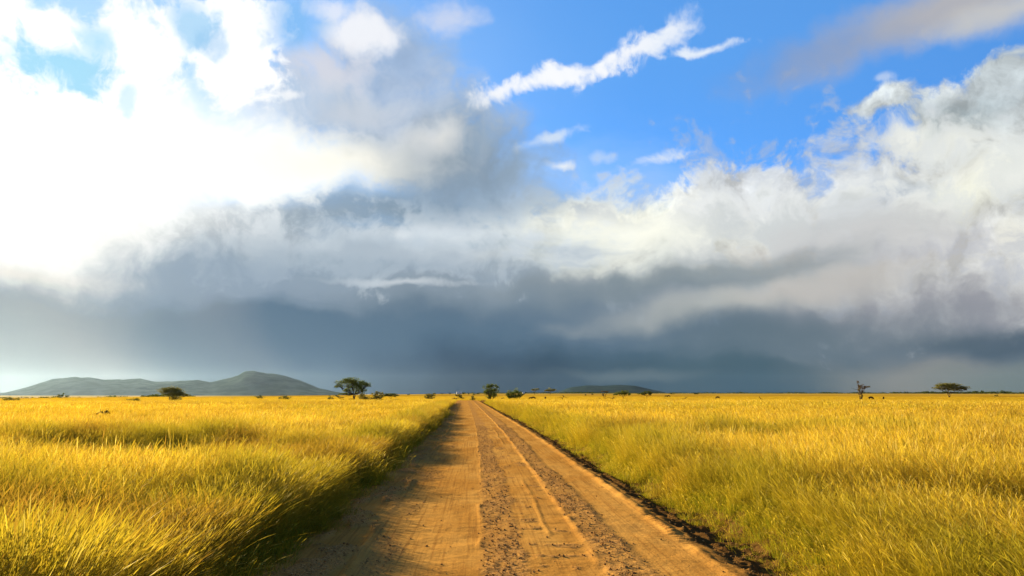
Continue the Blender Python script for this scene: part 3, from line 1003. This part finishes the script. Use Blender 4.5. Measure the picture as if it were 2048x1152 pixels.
def tri_mesh_from(V, Fc, name, mat):
    me = bpy.data.meshes.new(name)
    me.from_pydata([tuple(v) for v in V], [], [tuple(dict.fromkeys(f)) for f in Fc])
    for p in me.polygons: p.use_smooth = True
    me.materials.append(mat)
    me.update()
    return me


def leaf_cloud(name, blobs, leaf, mat, rng, density=1.0):
    """blobs: (x, y, z, rx, ry, rz); small leaf-spray faces spread through each one, thicker towards its top and rim"""
    cen, tint = [], []
    for (bx, by, bz, ax, ay, azr) in blobs:
        area = (ax * ay + ax * azr + ay * azr)
        n = int(density * 5.8 * area / (leaf * leaf)) + 16
        sub = max(4, int(n / 26))
        # small sprays: sub-clusters with gaps between them
        d = rng.normal(size=(sub, 3)); d /= np.linalg.norm(d, axis=1)[:, None]
        rr = 0.30 + 0.85 * rng.random(sub)
        sc = d * rr[:, None]
        spray_tone = rng.random(sub)  # random leaf tone for each spray
        which = rng.integers(0, sub, n)
        p = sc[which] + rng.normal(0, 0.17, (n, 3))
        cen.append(np.stack([bx + p[:, 0] * ax, by + p[:, 1] * ay, bz + p[:, 2] * azr], 1))
        tint.append(np.clip(spray_tone[which] * 0.8 + 0.2 * rng.random(n), 0, 1))
    cen = np.concatenate(cen); tint = np.concatenate(tint)
    n = len(cen)
    u = rng.normal(size=(n, 3)); u /= np.linalg.norm(u, axis=1)[:, None]
    w = rng.normal(size=(n, 3)); w -= (w * u).sum(1)[:, None] * u; w /= np.linalg.norm(w, axis=1)[:, None]
    s = (leaf * (0.55 + 0.8 * rng.random(n)))[:, None]
    v = np.stack([cen - u * s * 0.6, cen + w * s * 0.42, cen + u * s * 0.6, cen - w * s * 0.42], 1).reshape(-1, 3)
    t = np.repeat(tint, 4)
    return mesh_np(name, v, np.arange(n * 4).reshape(-1, 4), [mat], smooth=False, colors={'tint': np.stack([t, t, t], 1)})


def place(px, D):
    """ground point in the direction of photo column px, D metres off"""
    a = math.atan((px - 1024) / F_PX)
    x, y = math.sin(a) * D, math.cos(a) * D
    return x, y, float(land_z(np.array([x]), np.array([y]))[0]) + 0.1


def px_to_m(D, px):
    return D / math.cos(math.atan((px - 1024) / F_PX)) / F_PX * 1.0


def root_at(name, px, D, label, cat, group=None):
    o = bpy.data.objects.new(name, None)
    o.empty_display_size = 0.5
    C.objects.link(o)
    o.location = place(px, D)
    tag(o, label, cat, group)
    return o


def height_of(py, D, base_z):
    return CAM_Z + (HORIZON - py) / F_PX * D - base_z


TREE_N = [0]


def tree(name, label, px, D, blobs, trunks, leafmat=None, leaf=0.34, group=None, cat='tree', density=1.0, fork=0.42, bark=None, twist=0.0):
    """blobs: (photo col, photo row, half width px, half height px[, depth]) of each foliage layer; trunks: columns (relative px) of the stems"""
    TREE_N[0] += 1
    rng = np.random.default_rng(900 + TREE_N[0])
    leaf = 1.15 * D / F_PX
    root = root_at(name, px, D, label, cat, group)
    bz = root.location.z
    m = px_to_m(D, px)
    B = []
    for b in blobs:
        cx_, cy_, hx_, hy_ = b[:4]
        dep = b[4] if len(b) > 4 else 0.9
        B.append(((cx_ - px) * m, rng.normal(0, 0.25) * hx_ * m, height_of(cy_, D, bz), hx_ * m * 1.12, hx_ * m * dep, hy_ * m * 1.18))
    top = max(b[2] for b in B)
    V, Fc = [], []
    girth = max(0.03, 0.032 * top, 0.45 * D / F_PX)
    forks = []
    for tx in trunks:
        f = np.array([tx * m + rng.normal(0, 0.1), rng.normal(0, 0.15), top * fork])
        limb(V, Fc, (tx * m * 0.6, rng.normal(0, 0.1), -0.3), f, girth * 1.15, girth * 0.8, rng, sag=0.0)
        forks.append(f)
    for b in B:
        c = np.array(b[:3])
        f = min(forks, key=lambda q: abs(q[0] - c[0]))
        st = f if c[2] > f[2] * 0.8 else np.array([f[0] * 0.8, f[1], max(0.1, c[2] * 0.4)])
        limb(V, Fc, st, c + np.array([0, 0, -0.15 * b[5]]), girth * 0.75, girth * 0.25, rng, sag=0.2)
        for _ in range(3):
            e = c + np.array([rng.normal(0, 0.5) * b[3], rng.normal(0, 0.5) * b[4], rng.random() * 0.5 * b[5]])
            limb(V, Fc, c * 0.55 + st * 0.45, e, girth * 0.4, girth * 0.12, rng, sag=0.15, n=5)
    link('trunk', tri_mesh_from(V, Fc, 'trunk', bark or BARK), root)
    link('crown', leaf_cloud('crown', B, leaf, leafmat or LEAVES, rng, density), root)
    return root


AC = 'acacia_tree'
tree(AC, 'small faint flat-topped acacia far off below the end of the pale hill slope', 35, 194,
     [(30, 797, 7, 2.0), (38, 796.5, 7, 2.2)], [0], OLIVE, 0.5)
tree(AC, 'small dark flat acacia standing alone before the big leaning umbrella acacia', 275, 175,
     [(268, 800, 6, 2.4), (276, 798.5, 8, 2.6), (283, 799.5, 5, 2)], [-1.5, 2], DARKLEAF, 0.38, fork=0.5)
tree(AC, 'broad umbrella acacia with low drooping side crown and several stems before the hills', 352, 171,
     [(341, 780.5, 12, 3.4), (352, 779, 13, 3.2), (349, 787, 13, 5), (359, 785, 8, 5), (368, 787, 8, 2.6), (375, 790, 6, 2), (357, 796, 8, 6)], [-6, -2, 4], OLIVE, 0.34, fork=0.4)
tree(AC, 'tiny thin-stemmed acacia with small dark head before the dark hill', 524, 194,
     [(520, 793, 5, 2), (528, 793, 5, 2.2)], [0], DARKLEAF, 0.36, fork=0.7)
BU = 'bush'
tree(BU, 'round dark bush alone in yellow grass before the tall hill', 572, 194,
     [(568, 798, 7, 4.5), (575, 795.5, 7, 4), (577, 800, 6, 3), (566, 801, 6, 3)], [0], DARKLEAF, 0.36, cat='bush', fork=0.3)
tree(BU, 'small dome-shaped dark bush a little before the tallest acacia', 663, 212,
     [(663, 797, 5.5, 5), (660, 800, 5, 3), (668, 800.5, 5, 3)], [0], DARKLEAF, 0.36, cat='bush', fork=0.3)
big = tree('acacia_tree', 'tallest acacia with spreading ragged crown and one low drooping branch over the grass', 711, 194,
     [(694, 765, 15, 4.2), (706, 761, 13, 4), (683, 772, 9, 3.4), (716, 766, 12, 4.5), (708, 772, 12, 7), (727, 770, 11, 4.5), (738, 770.5, 7, 3), (719, 777, 11, 6),
      (700, 780, 9, 4), (728, 781, 7, 5), (688, 788, 6, 1.6), (678, 792, 5, 1.5), (698, 787, 6, 2)], [-1, 1.5], LEAVES, 0.30, fork=0.33)
tree(BU, 'dense dark shrub growing under the tallest acacia', 728, 206,
     [(726, 793, 7, 7), (732, 796, 7, 5), (724, 800, 7, 3)], [0], OLIVE, 0.30, cat='bush', fork=0.3)
tree(BU, 'double-humped olive thicket beside the shrub under the tallest acacia', 752, 219,
     [(757, 785, 5, 4), (762, 789, 6, 4), (752, 790, 6, 4), (744, 797, 9, 4), (757, 797, 9, 4.5), (765, 797, 5, 4)], [-4, 4], OLIVE, 0.30, cat='bush', fork=0.3)
tree(AC, 'neat flat-topped acacia just beyond the double-humped thicket', 783, 241,
     [(776, 790.5, 8, 2), (785, 788.5, 9, 2.4), (792, 791, 7, 2)], [-0.5, 1], DARKLEAF, 0.36, fork=0.5)
tree(AC, 'loose round acacia bush on its own where the plain rises before the track', 862, 259,
     [(859, 792, 6, 4), (866, 791, 6, 4), (862, 796, 7, 3), (852, 793, 3, 2)], [-4, 4], OLIVE, 0.32, fork=0.4)
tree(BU, 'small dark twin bush beside the far end of the track', 918, 292,
     [(915, 791, 4, 2.6), (920, 792, 4.5, 3), (924, 794, 3.5, 3)], [0], DARKLEAF, 0.28, cat='bush', fork=0.3)
tree(BU, 'low brown bush at the grassy track edge below the twin bush', 911, 250,
     [(909, 798, 3.5, 2), (913, 797, 3, 1.8)], [0], BROWNISH, 0.26, cat='bush', fork=0.3)
tree(BU, 'narrow upright shrub just past the far end of the track', 946, 233,
     [(946, 793, 3.2, 3.5), (947, 797, 3.8, 4), (945, 800, 4, 2.5)], [0], OLIVE, 0.26, cat='bush', fork=0.3)
tree('leafy_tree', 'dense dark green round tree beside the far end of the track', 982, 259,
     [(975, 774, 7, 3.6), (984, 771.5, 8, 3.5), (993, 774.5, 5, 3.4), (977, 781, 9, 5), (989, 782, 8, 5), (973, 786, 5, 3.5), (982, 790, 8, 5), (990, 791, 5, 4), (978, 795, 5, 3)], [-4, 0, 5], LEAVES, 0.28, density=1.1, fork=0.3)
tree(BU, 'wide spreading thicket with dark stems right after the dense round tree', 1030, 280,
     [(1016, 789, 6, 4), (1024, 787, 8, 5), (1035, 785, 8, 6), (1030, 792, 9, 5), (1040, 790, 6, 4), (1046, 788.5, 4, 2), (1019, 794, 6, 3)], [-6, 2, 9], LEAVES, 0.28, cat='bush', fork=0.35)
tree(AC, 'small horizon acacia with lopsided crown, nearer the wide thicket of a pair', 1069, 1150,
     [(1066, 780, 5, 2.2), (1073, 779, 5, 2.2)], [0], OLIVE, 0.6, fork=0.55)
tree(AC, 'small horizon acacia with broader flat crown, nearer the bare dead tree of a pair', 1100, 1150,
     [(1094, 781.5, 6, 1.8), (1102, 779, 7, 2.4), (1106, 781, 4, 2)], [0], OLIVE, 0.6, fork=0.5)
tree(AC, 'thin half-bare acacia leaning among fallen branches', 1207, 292,
     [(1208, 782.5, 5, 1.6), (1213, 783, 5, 1.6), (1205, 788, 4, 2.4)], [0, 3], BROWNISH, 0.30, density=0.6, fork=0.5)
tree(AC, 'bright green umbrella acacia with paired stems beside the fallen branches', 1244, 292,
     [(1234, 788, 7, 2.4), (1243, 786, 9, 3.4), (1251, 786, 7, 3.6), (1255, 788, 4, 2)], [-1, 2], LEAVES, 0.30, fork=0.5)
tree(AC, 'dark umbrella acacia with single stem and ragged underside after the green one', 1291, 292,
     [(1282, 787.5, 7, 2.2), (1291, 785.5, 9, 2.8), (1297, 786, 5, 3), (1299, 789, 3, 1.6)], [0], DARKLEAF, 0.32, fork=0.5)
tree(AC, 'sparse reddish-brown half-dead acacia with forked trunk on the open yellow plain', 1716, 259,
     [(1718, 774, 8, 4), (1714, 779, 6, 5), (1724, 774.5, 6, 2.2), (1712, 768, 4, 3), (1717, 785, 5, 3)], [-2, 0, 2.5], BROWNISH, 0.26, density=0.42, fork=0.45)
tree(AC, 'lone wide umbrella acacia with slim forked stem on the far side of the yellow plain', 1890, 486,
     [(1877, 774, 10, 2.2), (1888, 772, 12, 2.8), (1900, 773, 11, 3), (1911, 776.5, 8, 2.2), (1917, 779.5, 4, 1.6), (1876, 778, 8, 1.8), (1890, 778, 10, 2.4), (1903, 779, 8, 2)], [-1, 1.5], OLIVE, 0.42, fork=0.36)
tree(BU, 'faint tiny bush alone on the plain past the lone umbrella acacia', 1985, 636,
     [(1983, 791, 2, 1.6), (1987, 790, 2, 1.4)], [0], OLIVE, 0.4, cat='bush', density=0.4, fork=0.4)
# small far bushes along the horizon near the buildings
FAR = 'far bushes dotted below the horizon'
for px, D, hw, hh_, lab in [(818, 900, 3, 1.2, 'speck of a bush in pale grass past the neat flat-topped acacia'),
                            (870, 1300, 3, 1.7, 'dark round far bush on the skyline above the loose acacia bush'),
                            (886, 1300, 2, 1.3, 'tiny far bush between the skyline round bush and the first white hut'),
                            (900, 1500, 2.5, 1.4, 'low dark far bush a little before the white huts'),
                            (928, 1500, 4, 2.2, 'bushy far clump beside the white huts'),
                            (938, 1400, 2.5, 1.8, 'dark far bush standing clear of the huts'),
                            (950, 1050, 2.2, 1.4, 'dark far bush above the narrow upright shrub'),
                            (957, 1500, 3, 1.6, 'far bush halfway from the huts to the dense round tree'),
                            (1170, 800, 1.8, 1.0, 'speck of a bush on the pale strip before the low dark hill'),
                            (1340, 1500, 4, 1.4, 'flat dark far bush on the skyline where the low hill ends'),
                            (1388, 1500, 5, 1.3, 'long flat far bush on the skyline past the two grazing animals')]:
    base_row = HORIZON + (CAM_Z - place(px, D)[2]) / F_PX * D * 0 + (CAM_Z - place(px, D)[2]) * F_PX / D
    tree(BU, lab, px, D, [(px - hw * 0.4, base_row - hh_ * 1.2, hw * 0.7, hh_), (px + hw * 0.5, base_row - hh_ * 1.0, hw * 0.7, hh_ * 0.9)], [0], DARKLEAF, 0.5, group=FAR, cat='bush', fork=0.3)


def dead_tree(name, label, px, D, limbs, cat='dead tree', r=0.16):
    """limbs: lists of photo points from thick to thin"""
    TREE_N[0] += 1
    rng = np.random.default_rng(900 + TREE_N[0])
    root = root_at(name, px, D, label, cat)
    bz = root.location.z
    m = px_to_m(D, px)
    for i, pl in enumerate(limbs):
        V, Fc = [], []
        pts = [((p[0] - px) * m, rng.normal(0, 0.15) if k else 0.0, max(-0.2, height_of(p[1], D, bz))) for k, p in enumerate(pl)]
        if i == 0:
            pts[0] = (pts[0][0], 0, -0.3)
        k = len(pts)
        r0 = (r if i == 0 else r * 0.62) * min(1.0, D / 330.0) if D > 100 else (r if i == 0 else r * 0.62)
        rad = [r0 * (1 - 0.7 * j / (k - 1)) for j in range(k)]
        tube(V, Fc, pts, rad, 8)
        link('trunk' if i == 0 else 'branch', tri_mesh_from(V, Fc, 'trunk' if i == 0 else 'branch', DEADWOOD), root)
    return root

dead_tree('dead_tree', 'bare dead tree with twisted spread branches in yellow grass', 1123, 219,
          [[(1123, 802), (1124, 797), (1126, 793), (1126, 790)], [(1124, 797), (1121, 794), (1118, 795), (1114, 796)], [(1126, 793), (1130, 794), (1134, 796), (1136, 795)], [(1126, 793), (1124, 791), (1122, 790)]])
dead_tree('fallen_branches', 'fallen grey branches lying low beside the thin half-bare acacia', 1222, 280,
          [[(1230, 797), (1222, 796), (1214, 795), (1208, 797)], [(1224, 796), (1225, 793), (1226, 790)], [(1222, 796), (1228, 794), (1230, 793)], [(1227, 797), (1224, 794), (1222, 792)]], 'dead wood', 0.14)
dead_tree('fallen_branches', 'short broken bough on the grass on the dead tree side of the half-bare acacia', 1198, 280,
          [[(1204, 798), (1199, 797), (1195, 796.5)], [(1200, 797), (1197, 795.5), (1195, 795)]], 'dead wood', 0.12)
dead_tree('dead_tree', 'low leaning dead trunk with one raised twig past the two grazing animals', 1367, 269,
          [[(1363, 799), (1366, 797), (1369, 795.5), (1371, 793.5)], [(1366, 797), (1363, 796.5), (1361, 797)], [(1368, 796), (1368, 794), (1367, 793)]], 'dead tree', 0.17)
dead_tree('dead_stump', 'short upright black stump sticking out of open yellow grass', 1515, 259,
          [[(1517, 800), (1516, 796), (1514.5, 794), (1514, 792)], [(1516, 797), (1519, 797.5), (1522, 798)]], 'stump', 0.20)
dead_tree('fallen_log', 'dark horizontal log before the wide spreading thicket', 1004, 304,
          [[(1000, 797), (1004, 796.4), (1009, 796.3)], [(1005, 796.4), (1007, 795.5), (1008, 795)]], 'log', 0.24)
dead_tree('fallen_log', 'short brown log before the dense round tree', 964, 250,
          [[(961, 800), (965, 799.3), (968, 799)], [(965, 799.3), (966, 798.6), (967, 798.2)]], 'log', 0.20)
dead_tree('fallen_log', 'dark weathered bough half hidden in the near green hollow of grass', 310, 25,
          [[(296, 947), (306, 943), (318, 942), (330, 940)], [(308, 943), (312, 938), (316, 936)], [(316, 942), (322, 938), (326, 937)]], 'log', 0.045)

# ------------------------------------------------------------------ animals (dark grazers, one skinned body each)
HIDE = simple_mat('dark_hide', (0.022, 0.014, 0.009), (0.050, 0.032, 0.020), 2.0)
HORN = simple_mat('horn', (0.03, 0.025, 0.02), (0.06, 0.05, 0.04), 4.0)


def skinned(name, verts, edges, radii, mat, parent, level=2):
    me = bpy.data.meshes.new(name)
    me.from_pydata(verts, edges, [])
    o = bpy.data.objects.new(name, me)
    C.objects.link(o)
    md = o.modifiers.new('skin', 'SKIN')
    for i, r in enumerate(radii):
        me.skin_vertices[0].data[i].radius = (r, r) if not isinstance(r, tuple) else r
        me.skin_vertices[0].data[i].use_root = (i == 0)
    sb = o.modifiers.new('smooth', 'SUBSURF')
    sb.levels = level; sb.render_levels = level
    dg = bpy.context.evaluated_depsgraph_get()
    m2 = bpy.data.meshes.new_from_object(o.evaluated_get(dg))
    m2.name = name
    o.modifiers.clear()
    o.data = m2
    m2.materials.clear(); m2.materials.append(mat)
    for p in m2.polygons: p.use_smooth = True
    o.parent = parent
    return o


def grazer(name, label, cat, group, head_down):
    root = bpy.data.objects.new(name, None)
    C.objects.link(root)
    tag(root, label, cat, group)
    v = [(-0.55, 0, 1.02), (-0.2, 0, 0.98), (0.25, 0, 1.02), (0.55, 0, 1.10)]          # rump to shoulder
    r = [(0.24, 0.26), (0.27, 0.30), (0.26, 0.33), (0.22, 0.30)]
    e = [(0, 1), (1, 2), (2, 3)]
    if head_down:
        neck = [(0.80, 0, 0.92), (0.98, 0, 0.60), (1.08, 0, 0.36), (1.12, 0, 0.20)]
    else:
        neck = [(0.82, 0, 1.28), (0.98, 0, 1.42), (1.18, 0, 1.34), (1.36, 0, 1.20)]
    nr = [(0.15, 0.19), (0.11, 0.14), (0.10, 0.11), (0.065, 0.07)]
    p = 3
    for q, rr in zip(neck, nr):
        v.append(q); r.append(rr); e.append((p, len(v) - 1)); p = len(v) - 1
    for s in (-1, 1):                                                                    # hind legs with hocks
        p = 0
        for q, rr in (((-0.52, 0.15 * s, 0.74), 0.14), ((-0.42, 0.15 * s, 0.58), 0.085), ((-0.62, 0.15 * s, 0.36), 0.05), ((-0.58, 0.15 * s, 0.10), 0.042), ((-0.54, 0.15 * s, 0.02), 0.055)):
            v.append(q); r.append((rr, rr)); e.append((p, len(v) - 1)); p = len(v) - 1
        p = 3
        for q, rr in (((0.52, 0.15 * s, 0.72), 0.11), ((0.50, 0.15 * s, 0.42), 0.06), ((0.51, 0.15 * s, 0.12), 0.042), ((0.54, 0.15 * s, 0.02), 0.055)):
            v.append(q); r.append((rr, rr)); e.append((p, len(v) - 1)); p = len(v) - 1
    p = 0                                                                                # tail
    for q, rr in (((-0.80, 0, 1.02), 0.05), ((-0.90, 0, 0.75), 0.035), ((-0.92, 0, 0.48), 0.05)):
        v.append(q); r.append((rr, rr)); e.append((p, len(v) - 1)); p = len(v) - 1
    hd = neck[1]
    for s in (-1, 1):                                                                    # ears
        v.append((hd[0] - 0.04, 0.20 * s, hd[2] + 0.10)); r.append((0.035, 0.02)); e.append((5, len(v) - 1))
    skinned('body', v, e, r, HIDE, root)
    V, Fc = [], []
    for s in (-1, 1):
        tube(V, Fc, [(hd[0], 0.05 * s, hd[2] + 0.08), (hd[0] + 0.02, 0.20 * s, hd[2] + 0.12), (hd[0] + 0.03, 0.26 * s, hd[2] + 0.24), (hd[0] - 0.02, 0.20 * s, hd[2] + 0.36)], [0.035, 0.035, 0.024, 0.008], 7)
    link('horns', tri_mesh_from(V, Fc, 'horns', HORN), root)
    return root


def copy_thing(o):
    c = o.copy(); C.objects.link(c)
    for ch in [k for k in o.children]:
        d = ch.copy(); C.objects.link(d); d.parent = c
    return c

HERD = 'dark grazing animals scattered over the plain'
protos = {}
for px, D, size, rz, down, lab in [
        (1066, 292, 1.05, 0.3, True, 'dark stocky animal head down, the darker one just past the wide thicket'),
        (1061, 292, 0.85, 2.9, True, 'small brownish animal grazing behind the darker one past the wide thicket'),
        (1090, 292, 1.0, 1.3, True, 'lone dark animal seen end-on below the broader horizon acacia'),
        (1329, 438, 1.1, 0.2, True, 'dark grazing animal, the one on the umbrella acacia side of a pair'),
        (1334, 438, 1.2, 0.1, True, 'dark grazing animal, the one on the leaning dead trunk side of a pair'),
        (1432, 333, 1.1, 3.0, True, 'single dark animal grazing halfway from the leaning trunk to the stump'),
        (1735, 292, 1.2, 0.2, True, 'brown animal grazing close beside the half-dead brown acacia'),
        (1760, 318, 1.1, 1.0, True, 'dark animal grazing apart, second out from the half-dead brown acacia'),
        (1183, 875, 1.6, 0.3, True, 'distant dark animal near the pale skyline strip below the low hill'),
        (948, 1061, 1.5, 0.2, True, 'dark animal on the pale grass above the narrow upright shrub'),
        (193, 58, 1.0, 0.9, False, 'dark animal almost sunk in tall grass, only a small tip showing'),
        (203, 58, 1.0, 0.1, False, 'dark animal in tall grass with its head and back showing')]:
    if down not in protos:
        protos[down] = grazer('grazing_animal', lab, 'animal', HERD, down)
        o = protos[down]
    else:
        o = copy_thing(protos[down])
    x_, y_, z_ = place(px, D)
    if D < 100:
        # beasts lying low in the grass: only head and neck rise over the tips
        z_ = CAM_Z - (822.0 - HORIZON) / F_PX * D - (1.22 if px > 198 else 1.32) * 0.62
        size = 0.62
    else:
        z_ = z_ - 0.05
    o.location = (x_, y_, z_)
    o.rotation_euler = (0, 0, rz)
    o.scale = (size * (0.82 if D > 100 else 1.0),) * 3
    o['label'] = lab

# ------------------------------------------------------------------ far white huts
LIME = simple_mat('limewash', (0.60, 0.58, 0.52), (0.74, 0.72, 0.66), 1.0)
TIN = simple_mat('roof_sheet', (0.62, 0.62, 0.60), (0.74, 0.74, 0.72), 1.0)
DOOR = simple_mat('dark_door', (0.04, 0.035, 0.03), (0.07, 0.06, 0.05), 2.0)


def box_mesh(name, x0, x1, y0, y1, z0, z1, mat):
    bm = bmesh.new()
    r_ = bmesh.ops.create_cube(bm, size=1.0)
    for v in r_['verts']:
        v.co = Vector((x0 + (v.co.x + 0.5) * (x1 - x0), y0 + (v.co.y + 0.5) * (y1 - y0), z0 + (v.co.z + 0.5) * (z1 - z0)))
    bmesh.ops.bevel(bm, geom=bm.edges[:], offset=0.03, segments=1, affect='EDGES')
    me = bpy.data.meshes.new(name)
    bm.to_mesh(me); bm.free()
    me.materials.append(mat)
    return me


def hut(label, px, D, w, h, rz):
    root = root_at('white_hut', px, D, label, 'hut', 'small white huts on the skyline')
    root.rotation_euler = (0, 0, rz)
    dp = w * 0.7
    link('wall', box_mesh('wall', -w / 2, w / 2, -dp / 2, dp / 2, -0.5, h, LIME), root)
    ov, rise = 0.35, w * 0.26
    V = [(-w / 2 - ov, -dp / 2 - ov, h), (w / 2 + ov, -dp / 2 - ov, h), (w / 2 + ov, dp / 2 + ov, h), (-w / 2 - ov, dp / 2 + ov, h), (-w / 2 - ov, 0, h + rise), (w / 2 + ov, 0, h + rise)]
    V = [(a, b, c + 0.004) for a, b, c in V]
    Fc = [(0, 1, 5, 4), (2, 3, 4, 5), (0, 4, 3), (1, 2, 5), (3, 2, 1, 0)]
    me = bpy.data.meshes.new('roof'); me.from_pydata(V, [], Fc); me.materials.append(TIN); me.update()
    link('roof', me, root)
    link('door', box_mesh('door', -0.5, 0.5, -dp / 2 - 0.06, -dp / 2 - 0.003, 0.0, 2.0, DOOR), root)
    for sx_ in (-1, 1):
        link('window', box_mesh('window', sx_ * w * 0.3 - 0.4, sx_ * w * 0.3 + 0.4, -dp / 2 - 0.05, -dp / 2 - 0.003, 1.1, 1.9, DOOR), root)
    return root

hut('small white hut with taller gable, the first of the close pair on the skyline', 916, 1700, 4.6, 4.2, 0.4)
hut('small bright white hut, second of the close pair, beside the bushy far clump', 922, 1650, 4.2, 3.4, -0.3)
hut('tiny white hut on the skyline peeping past the wide spreading thicket', 1047, 1700, 4.2, 3.2, 0.2)

# ------------------------------------------------------------------ far woods: a dark line at the foot of the sky
def treeline(name, label, spans, leaf, mat):
    rng = np.random.default_rng(77)
    blobs = []
    for (p0, p1, D0, D1, hmin, hmax, step) in spans:
        n = int((p1 - p0) / step)
        for i in range(n):
            t = rng.random()
            px = p0 + (p1 - p0) * t
            D = D0 + (D1 - D0) * t + rng.normal(0, 60)
            x_, y_, z_ = place(px, D)
            env = 0.35 + 0.65 * float(fbm(np.array([px / 23.0]), np.array([2.0]), 3, 131)[0]) ** 1.5 * 1.6
            hgt = (hmin + (hmax - hmin) * rng.random() ** 2) * env
            w = (4 + 6 * rng.random())
            blobs.append((x_, y_, z_ + hgt * 0.5, w, w, hgt * 0.55))
    o = link(name, leaf_cloud(name, blobs, leaf, mat, rng, 0.55))
    tag(o, label, 'woodland', kind='stuff')
    return o

treeline('distant_treeline', 'thin dark line of far woodland along the foot of the storm sky',
         [(640, 2300, 3300, 3600, 4.5, 8.5, 0.9), (330, 640, 760, 1900, 1.5, 3.2, 0.7), (-200, 330, 900, 1100, 4.5, 8.0, 0.8), (1840, 2300, 3000, 2600, 5, 9, 1.2),
          (-200, 300, 3600, 3600, 6, 13, 1.6)], 1.8, DARKLEAF)

# ------------------------------------------------------------------ haze
hm = bpy.data.materials.new('haze')
hm.use_nodes = True
ht = NT(hm.node_tree)
ht.n.clear()
pv = ht.new('ShaderNodeVolumePrincipled')
pv.inputs['Color'].default_value = (0.50, 0.72, 1.0, 1)
pv.inputs['Density'].default_value = 4.0e-6
pv.inputs['Anisotropy'].default_value = 0.75
ho = ht.new('ShaderNodeOutputMaterial')
ht.l.new(pv.outputs[0], ho.inputs['Volume'])
bm = bmesh.new()
r_ = bmesh.ops.create_cube(bm, size=1.0)
for v in r_['verts']:
    v.co = Vector((v.co.x * 34000, v.co.y * 34000, -60 + (v.co.z + 0.5) * 420))
hme = bpy.data.meshes.new('haze'); bm.to_mesh(hme); bm.free()
hme.materials.append(hm)
tag(link('haze', hme), 'pale blue air between the plain and the far hills', 'haze', kind='stuff')
